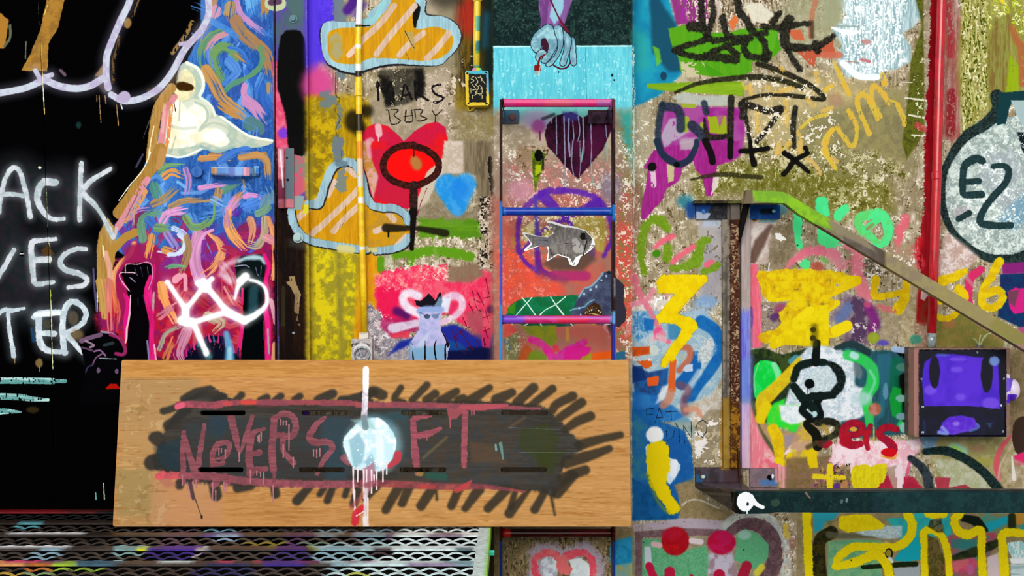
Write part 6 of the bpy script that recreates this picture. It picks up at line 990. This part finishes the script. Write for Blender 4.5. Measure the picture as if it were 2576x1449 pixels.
bm = NB(); prism(bm, [(2312, 882), (2526, 880), (2531, 884), (2532, 1020), (2527, 1024), (2527, 1090), (2523, 1094), (2314, 1094), (2310, 1090), (2312, 886)], .092, .0845); cv = obj('cover', bm, M_gloss, e, label='cover painted with a purple and black mask shape', bevel=.002)
for x, y in [(2459, 886), (2318, 953), (2526, 952), (2320, 1023), (2320, 1088), (2523, 1086)]:
    bm = NB(); disc(bm, (x, y), .003, .0915, .0945, 10); obj('screw', bm, M_zinc, cv, uv=False)
bm = NB(); p = W(2531, 980, .05); tube(bm, [p, p+Vector((.012, 0, 0)), p+Vector((.024, 0, 0)), p+Vector((.032, 0, 0)), p+Vector((.036, 0, 0))], [.036, .036, .034, .026, .012], 24); obj('side_knob', bm, M_gloss, e, label='white and purple round knob', smooth=True)
e = empty('sprouting_weed', W(2464, 877, .05), 'tiny pale weed sprouting on top of the purple faced box', 'plant')
bm = NB(); p = W(2464, 878, .05); tube(bm, [p, p+Vector((0, 0, .013))], [.012, .010], 12); obj('stem_base', bm, M_steel, e, uv=False)
for a, b, c in [(-.016, .03, 0), (.004, .04, .004), (.018, .045, -.004), (.03, .05, .0)]:
    bm = NB(); p = W(2464, 874, .05); tube(bm, [p, p+Vector((a*.3, c, b*.4)), p+Vector((a*.8, c, b*.8)), p+Vector((a*1.6, c, b))], [.0016, .0022, .002, .0006], 6); obj('leaf', bm, M_green, e, uv=False)
# ================================================================= pasted fish
FISH = [(408, 822), (425, 812), (540, 842), (632, 855), (685, 828), (690, 790), (672, 760), (628, 712), (700, 716), (790, 745), (880, 758), (990, 795), (1045, 850), (1068, 875), (1075, 925), (1045, 970), (975, 1020), (945, 1035), (915, 1110), (885, 1122), (845, 1108), (825, 1048), (735, 1020), (700, 1040), (640, 1078), (632, 1060), (650, 985), (635, 945), (570, 938), (505, 962), (435, 988), (427, 970), (490, 915), (455, 865)]
bm = NB(); prism(bm, [(1200+x/3.622, 360+y/3.622) for x, y in FISH], .0618, .0602)
obj('fish_cutout', bm, M_paper, label='grey and white paper fish pasted on the pilaster behind the ladder', cat='paper cutout')
# ================================================================= ladder
e = empty('wall_ladder', (W(1403, 1600, .17).x, -.17, 0), 'steel wall ladder with pink, blue and purple rungs in front of the pilaster', 'ladder')
for xa, xb in ((1256.5, 1263.5), (1541, 1548)):
    a, b = W(xa, 250, .2), W(xb, 250, .2)
    bm = NB()
    zs = [W(0, 250, .2).z-k*.05 for k in range(60)]; zs = [z for z in zs if z > 0]+[0]
    for z0, z1 in zip(zs, zs[1:]): box(bm, a.x, b.x, -.2, -.155, z1, z0)
    bmesh.ops.remove_doubles(bm, verts=bm.verts, dist=1e-5)
    bmesh.ops.delete(bm, geom=[f for f in bm.faces if abs(f.normal.z) > .9 and 0.001 < f.calc_center_median().z < zs[0]-.001], context='FACES')
    obj('stringer', bm, M_paint, e, label='flat steel side rail, rust brown and blue' if xa > 1400 else 'flat steel side rail, black, blue and purple')
RL = {259: 'pink top rung', 532: 'blue rung', 804: 'purple and pink rung', 1341: 'dark red rung'}
for y in (259, 532, 804, 1072, 1341, 1610, 1880):
    bm = NB(); p, q = W(1262, y, .178), W(1543, y, .178); n = 24
    tube(bm, [p.lerp(q, k/n) for k in range(n+1)], [.0125 if 0 < k < n else .0145 for k in range(n+1)], 20); obj('rung', bm, M_gloss, e, label=RL.get(y), smooth=True)
for x0, x1, xs, lb in ((1263, 1306, 1, 'blue grey bracket plate'), (1480, 1542, 0, 'black bracket plate')):
    bm = NB(); prism(bm, [(x0, 277), (x1-3, 277), (x1, 280), (x1, 308), (x1-3, 311), (x0, 311)], .067, .0601)
    sx = W(1262 if xs else 1542, 0, .2).x; zt, zb = W(0, 277, .067).z, W(0, 311, .067).z
    box(bm, sx-.003+(.006 if xs else -.003), sx+.003+(.003 if xs else -.006), -.19, -.0601, zb, zt)
    obj('bracket', bm, M_paint, e, label=lb, bevel=.0008, seg=1)
bm = NB(); disc(bm, (1289, 294), .0095, .066, .074, 6); obj('bolt', bm, M_paint, e, bevel=.001, seg=1)
for x in (1530,):
    bm = NB(); disc(bm, (x, 296), .0075, .066, .073, 6); obj('bolt', bm, M_black, e, uv=False)
# ================================================================= laminate board leaning on the ladder
DT, DB = .235, .308
BL, BR, TL, TR = W(283, 1325, DB), W(1588, 1325, DB), W(305, 905, DT), W(1581, 905, DT)
bw = BR.x-BL.x; bh = (TL-BL).length*1.0; upv = (Vector((BL.x, TL.y, TL.z))-BL); bh = upv.length; upv.normalize()
def bl(px, py):
    u = ((px-(305-22*(py-905)/420))/(1276+29*(py-905)/420)); t = (1325-py)/420
    return u*bw, t*bh
cu = bpy.data.curves.new('board', 'CURVE'); cu.dimensions = '2D'; cu.fill_mode = 'BOTH'; cu.extrude = .0115; cu.bevel_depth = .0012; cu.bevel_resolution = 1
def spl(pts):
    s = cu.splines.new('POLY'); s.points.add(len(pts)-1); s.use_cyclic_u = True
    for i, (x, y) in enumerate(pts): s.points[i].co = (x, y, 0, 1)
def rrect(x0, y0, x1, y1, r, n=6):
    o = []
    for cx, cy, a in ((x1-r, y1-r, 0), (x0+r, y1-r, 90), (x0+r, y0+r, 180), (x1-r, y0+r, 270)):
        for k in range(n+1):
            t = math.radians(a+90*k/n); o.append((cx+r*math.cos(t), cy+r*math.sin(t)))
    return o
spl(rrect(.0012, .0012, bw-.0012, bh-.0012, .006))
for y, xs in ((1041, ((503, 617), (758, 874), (1009, 1125), (1261, 1378))), (1184, ((497, 612), (752, 867), (1005, 1123), (1260, 1375)))):
    for a, b in xs:
        x0, y0 = bl(a, y+6); x1, y1 = bl(b, y-6); spl(rrect(x0-.0012, y0-.0012, x1+.0012, y1+.0012, (y1-y0)/2+.0011)[::-1])
co = bpy.data.objects.new('board', cu); scn.collection.objects.link(co); dg = bpy.context.evaluated_depsgraph_get()
me = bpy.data.meshes.new_from_object(co.evaluated_get(dg)); bpy.data.objects.remove(co); bpy.data.curves.remove(cu)
bm = NB(); bm.from_mesh(me); bpy.data.meshes.remove(me); bmesh.ops.remove_doubles(bm, verts=bm.verts, dist=1e-5)
L = bm.loops.layers.uv.get('UVMap') or bm.loops.layers.uv.new('UVMap')
for f in bm.faces:
    for l in f.loops: l[L].uv = (l.vert.co.x/bw, l.vert.co.y/bh)
nrm = Vector((1, 0, 0)).cross(upv)                      # towards the camera
for v in bm.verts:
    c = v.co.copy(); v.co = BL+Vector((1, 0, 0))*c.x+upv*c.y+nrm*(c.z-.0127)
o = obj('slotted_board', bm, M_board, label='long wood laminate board with eight slots and black scribble, leaning on the ladder', cat='board', uv='own', base=(BL+BR)/2)
# ================================================================= bracket with swing arm on the right
e = empty('wall_bracket', W(1850, 1235, .05), 'steel wall bracket with rusty post, sloping olive bar and dark horizontal beam', 'bracket')
bm = NB(); prism(bm, rect(1750, 511.5, 1816, 551), .012, .0005); obj('upper_plate', bm, M_paint, e, label='wall plate left of the post, blue and white spray')
bm = NB(); prism(bm, rect(1886, 511.5, 1962, 551), .012, .0005); obj('upper_plate', bm, M_paint, e, label='wall plate right of the post, blue spray')
bm = NB(); prism(bm, rect(1748, 504, 1964, 511), .05, .0005); obj('shelf_angle', bm, M_paint, e)
bm = NB(); prism(bm, [(1817, 512), (1836, 512), (1838, 1178), (1820, 1178)], .018, .0005); obj('post_edge', bm, M_paint, e)
bm = NB(); prism(bm, [(1838, 512), (1861, 512), (1862, 1178), (1839, 1178)], .028, .0005); obj('post', bm, M_paint, e, label='rusty brown post')
bm = NB(); prism(bm, [(1865, 512), (1886, 512), (1886, 1178), (1866, 1178)], .02, .0005); obj('post_flange', bm, M_wall, e, label='lilac painted flange')
bm = NB(); prism(bm, [(1872, 514), (1887, 514), (1864, 606), (1862, 608), (1861, 570)], .05, .03); obj('upper_gusset', bm, M_black, e, uv=False)
bm = NB(); prism(bm, [(1856, 1130), (1860, 1140), (1870, 1236), (1862, 1236)], .05, .03); obj('lower_gusset', bm, M_rust, e, uv=False)
bm = NB()
path = [(1877, 478, 1872, 512, .12), (1930, 480, 1930, 510, .13), (1972, 483, 1974, 511, .14), (2010, 505, 2012, 540, .15), (2576, 840, 2576, 880, .24), (2840, 996, 2840, 1040, .29)]
R4 = []
for a, b, c, d, k in path:
    R4.append([bm.verts.new(W(a, b, k)), bm.verts.new(W(c, d, k)), bm.verts.new(W(c, d, k)+Vector((0, .035, 0))), bm.verts.new(W(a, b, k)+Vector((0, .035, 0)))])
for a, b in zip(R4, R4[1:]):
    for k in range(4): bm.faces.new((a[k], b[k], b[(k+1) % 4], a[(k+1) % 4]))
bm.faces.new(R4[0][::-1]); bm.faces.new(R4[-1]); obj('sloping_bar', bm, M_paint, e, label='olive steel bar with bright green paint at its bend', bevel=.0015, seg=1)
bm = NB(); a = W(1868, 509, .05); box(bm, a.x+.005, a.x+.05, -.112, -.02, W(0, 509, .05).z-.004, W(0, 504, .05).z+.004); obj('bar_mount', bm, M_black, e, uv=False)
bm = NB(); prism(bm, [(1749, 1177), (1862, 1177), (1864, 1226), (1750, 1226)], .014, .0005); obj('lower_plate', bm, M_paint, e)
bm = NB(); prism(bm, rect(1887, 1179, 1956, 1226), .014, .0005); obj('lower_plate', bm, M_paint, e)
bm = NB(); bk = [W(1750, 1212, .014), W(1866, 1212, .014), W(1866, 1226, .014), W(1750, 1226, .014)]; fr = [W(1838, 1238, .32), W(1900, 1238, .32), W(1900, 1288, .32), W(1852, 1291, .32)]
a = [bm.verts.new(p) for p in bk]; b = [bm.verts.new(p) for p in fr]; bm.faces.new(a[::-1]); bm.faces.new(b)
for k in range(4): bm.faces.new((a[k], a[(k+1) % 4], b[(k+1) % 4], b[k]))
obj('tapered_arm', bm, M_paint, e, label='dark grey tapered arm')
bm = NB(); prism(bm, [(1848, 1240), (1856, 1236), (2900, 1239), (2900, 1292), (1950, 1289), (1930, 1292), (1858, 1293), (1846, 1276)], .345, .29); obj('beam', bm, M_paint, e, label='blackish green beam with a white paint blot at its end', bevel=.002, seg=1)
for x, y, k in ((1768, 1197, .014), (1939, 1200, .014), (1769, 531, .012), (1944, 531, .012)): bolt(e, x, y, k, .0065, M_paint)
# ================================================================= grating platform
HP = ZC-BL.z+.0043                                         # eye height over the platform
XR, XL = -.095, -1.9
def gp(px, py):
    dist = F*HP/(py-724.5); return (px-1288)*dist/F, -(DC-dist)
BASE = lin('473c36')
BLOBS = []
def blob(px, py, rx, ry, c, k=1.):
    x, y = gp(px, py); x1, _ = gp(px+rx, py); _, y1 = gp(px, py+ry); BLOBS.append((x, y, abs(x1-x), max(abs(y1-y), .012), lin(c), k))
for t in [(120, 1290, 230, 30, '080606'), (100, 1310, 260, 10, '2a1c14'), (200, 1320, 200, 8, '30241c'), (80, 1282, 190, 7, '7c0c18'), (210, 1283, 60, 5, '5a1010'), (60, 1345, 60, 14, '3c342c'), (70, 1318, 30, 8, '58a0a8'), (200, 1345, 110, 10, '2c2018'),
          (120, 1339, 90, 5, 'ffffff'), (90, 1372, 84, 6, 'ffffff'), (60, 1372, 80, 5, 'ffffff'), (110, 1390, 40, 12, '88a8b8'), (320, 1368, 30, 7, '8cc0cc'), (330, 1380, 40, 14, '80a8a8'), (360, 1378, 14, 5, 'e0e020'), (30, 1412, 60, 9, 'e8a060'), (70, 1408, 60, 5, 'e03c78'), (110, 1420, 40, 10, 'c8742c'), (150, 1410, 50, 8, '6c4a6c'), (165, 1418, 30, 8, 'a8cc3c'), (30, 1436, 40, 6, 'c8a040'), (100, 1432, 50, 6, '88a070'), (220, 1428, 40, 6, '90b030'), (50, 1450, 110, 8, 'a4d818'), (200, 1450, 30, 10, '98d020'), (150, 1450, 22, 10, '185868'),
          (250, 1412, 60, 10, '44687c'), (300, 1404, 30, 5, 'b8d8dc'), (310, 1448, 60, 8, '3c6cb0'), (380, 1448, 40, 6, '8c4c74'), (440, 1384, 70, 18, '3a2280'), (460, 1375, 50, 8, '4a2898'), (410, 1395, 40, 10, '2c2068'), (440, 1413, 50, 4, 'd8f0f0'), (445, 1345, 10, 6, 'd8e8e4'), (512, 1378, 12, 6, 'd0e0dc'), (500, 1385, 8, 12, 'b0a0a0'), (450, 1345, 40, 20, '5a4450'), (460, 1449, 50, 8, 'a8c008'), (535, 1449, 18, 8, '90c840'), (550, 1330, 40, 8, '6898a8'), (560, 1344, 50, 6, '5c4c90'), (570, 1348, 30, 8, '90a8c0'), (560, 1430, 80, 14, '2c2c58'),
          (567, 1409, 18, 5, 'd04064'), (664, 1409, 20, 6, 'd84064'), (690, 1449, 26, 7, 'c8cc00'), (745, 1449, 26, 7, 'b8c010'), (620, 1445, 60, 8, '40605c'), (700, 1365, 60, 8, '80742c'), (660, 1362, 50, 6, '8c8030'), (740, 1372, 40, 16, '4a2070'), (720, 1400, 60, 20, '3c2c6c'), (760, 1340, 40, 12, '4c2c50'), (800, 1372, 20, 8, 'a8c040'), (790, 1362, 40, 8, '68806c'), (830, 1335, 40, 12, '788c94'), (720, 1414, 60, 8, '40288c'), (770, 1412, 30, 5, '7c2470'),
          (850, 1370, 60, 10, 'b8dce0'), (840, 1390, 50, 20, '8cb4c0'), (870, 1408, 60, 8, 'b0d0d8'), (885, 1414, 20, 5, 'a83060'), (890, 1430, 70, 20, '90b0b8'), (880, 1449, 100, 8, 'a8dcdc'), (950, 1370, 60, 14, 'b0d4d8'), (950, 1340, 60, 14, '7c98a4'), (1000, 1345, 30, 10, '5c4060'), (950, 1414, 40, 6, '8c3c80'), (1000, 1410, 30, 5, 'b870b8'), (1120, 1365, 130, 90, 'e4f6f6'), (1080, 1400, 130, 60, 'e0f4f4'), (1130, 1330, 110, 20, 'eef8f8'), (1000, 1440, 160, 30, 'd4eeee'), (1120, 1344, 50, 5, '8c7c94'), (1090, 1417, 70, 5, '9c8cac'), (1170, 1415, 30, 6, '80a0ac'), (900, 1438, 30, 6, 'c0cc60'), (900, 1395, 40, 10, '98c0c4'), (960, 1385, 30, 8, '4a3c40'), (1170, 1380, 20, 6, '5c7880'), (1150, 1412, 40, 4, '84b4bc')]:
    blob(*t)
def gcol(x, y):
    c = list(BASE); n = math.sin(x*31+y*17)*math.sin(x*13.7-y*41)
    c = [v*(1+.35*n) for v in c]
    for bx, by, rx, ry, cc, k in BLOBS:
        q = ((x-bx)/rx)**2+((y-by)/ry)**2
        if q < 1.35:
            w = min(1, max(0, (1.35-q)*2.2))*k; c = [c[i]*(1-w)+cc[i]*w for i in range(3)]
    return (*[v*.86 for v in c], 1)
def paintv(o):
    at = o.data.color_attributes.new('Col', 'FLOAT_COLOR', 'POINT')
    mw = root_of[o.name]; buf = []
    for v in o.data.vertices:
        p = v.co+mw; buf += gcol(p.x, p.y)
    at.data.foreach_set('color', buf)
ZP = BL.z-.0044
e = empty('grating_platform', ((XL+XR)/2, -.5, 0), 'low steel grating platform splashed with paint, under the leaning board', 'platform')
ys = [-(.055+.1625*k) for k in range(8)]                     # nosing strips, back to front
def strip(y0, y1, z0, z1, x0=XL, x1=XR, dx=.012):
    bm = NB(); n = int((x1-x0)/dx); rows = []
    for i in range(n+1):
        x = x0+(x1-x0)*i/n; rows.append([bm.verts.new(c) for c in ((x, y0, z1), (x, y1, z1), (x, y1, z0), (x, y0, z0))])
    for a, b in zip(rows, rows[1:]):
        for k in range(4): bm.faces.new((a[k], b[k], b[(k+1) % 4], a[(k+1) % 4]))
    bm.faces.new(rows[0][::-1]); bm.faces.new(rows[-1]); return bm
for k, y in enumerate(ys):
    o = obj('nosing_strip', strip(y+.017, y-.017, ZP-.006, ZP-.0002), M_grate, e, uv=False); paintv(o)
    if k < len(ys)-1:
        bm = NB(); per = .0505
        for r in range(3):
            yr = y-.017-.0215-.043*r; ph = (r % 2)*.5+.13*k; n = int((XR-XL)/per*12); rows = []
            for i in range(n+1):
                x = XL+(XR-XL)*i/n; s_ = abs(math.sin(math.pi*(x/per+ph)))
                z = ZP-.0122+.0082*s_**.85; yy = yr
                rows.append([bm.verts.new(c) for c in ((x, yy+.0045, z), (x, yy-.0045, z), (x, yy-.0045, z-.0034), (x, yy+.0045, z-.0034))])
            for a, b in zip(rows, rows[1:]):
                for q in range(4): bm.faces.new((a[q], b[q], b[(q+1) % 4], a[(q+1) % 4]))
        for i in range(int(XL/per)-1, 1):                      # slanted bonds tie each row's feet to the crests of the next
            for r in range(3):
                x = per*(i-((r % 2)*.5+.13*k) % 1)
                if not XL+.01 < x < XR-.01: continue
                ya = y-.017-.0215-.043*r; yb = ya-.043; za = ZP-.0125; zb = ZP-.0055
                if r == 2: yb = y-.1625+.017; zb = ZP-.010
                q = [bm.verts.new(c) for c in ((x-.0035, ya, za), (x+.0035, ya, za), (x+.0035, yb, zb), (x-.0035, yb, zb), (x-.0035, ya, za-.002), (x+.0035, ya, za-.002), (x+.0035, yb, zb-.002), (x-.0035, yb, zb-.002))]
                for f in [(0, 1, 2, 3), (7, 6, 5, 4), (0, 4, 5, 1), (1, 5, 6, 2), (2, 6, 7, 3), (3, 7, 4, 0)]: bm.faces.new([q[t] for t in f])
        o = obj('grating_panel', bm, M_grate, e, uv=False); paintv(o)
bm = strip(ys[0]+.03, ys[-1]-.02, ZP-.05, ZP+.0005, XR, XR+.034, .01); o = obj('end_plate', bm, M_grate, e, label='whitish end plate with lime green edge', uv=False); paintv(o)
at = o.data.color_attributes['Col']
for i, v in enumerate(o.data.vertices):
    y = (v.co+root_of[o.name]).y; x = (v.co+root_of[o.name]).x; t = math.sin(y*60)
    at.data[i].color = (*([.3, .75, .04] if x > XR+.026 else [.62+.1*t, .75+.06*t, .72]), 1)
bm = NB(); p = Vector((XR+.036, -.52, ZP-.02)); tube(bm, [p-Vector((.004, 0, 0)), p+Vector((.012, 0, 0))], .008, 6); obj('bolt', bm, flat_mat('teal_paint', '20b0a0', '40c8b0', .4), e, label='teal bolt', uv=False)
bm = NB(); box(bm, XL, XR+.03, ys[-1]-.026, ys[-1]-.02, .02, ZP-.002); obj('front_light_block', bm, M_black, e, uv=False)  # added plate out of view, keeps light out from under the grating
bm = NB(); box(bm, XR+.028, XR+.034, ys[-1]-.02, ys[0]+.02, .1, ZP-.05); obj('side_skirt', bm, M_black, e, uv=False)
bm = NB(); box(bm, XL+.03, XR, ys[-1]-.015, ys[0]+.02, ZP-.09, ZP-.08); obj('under_light_block', bm, M_black, e, uv=False)  # added black sheet under the grating so its holes stay dark
for x, y in ((XL+.05, ys[0]), (XR-.03, ys[0]), (XL+.05, ys[-1]+.03), (XR-.03, ys[-1]+.03)):
    bm = NB(); box(bm, x-.02, x+.02, y-.02, y+.02, 0, ZP-.0145); obj('leg', bm, M_black, e, uv=False)
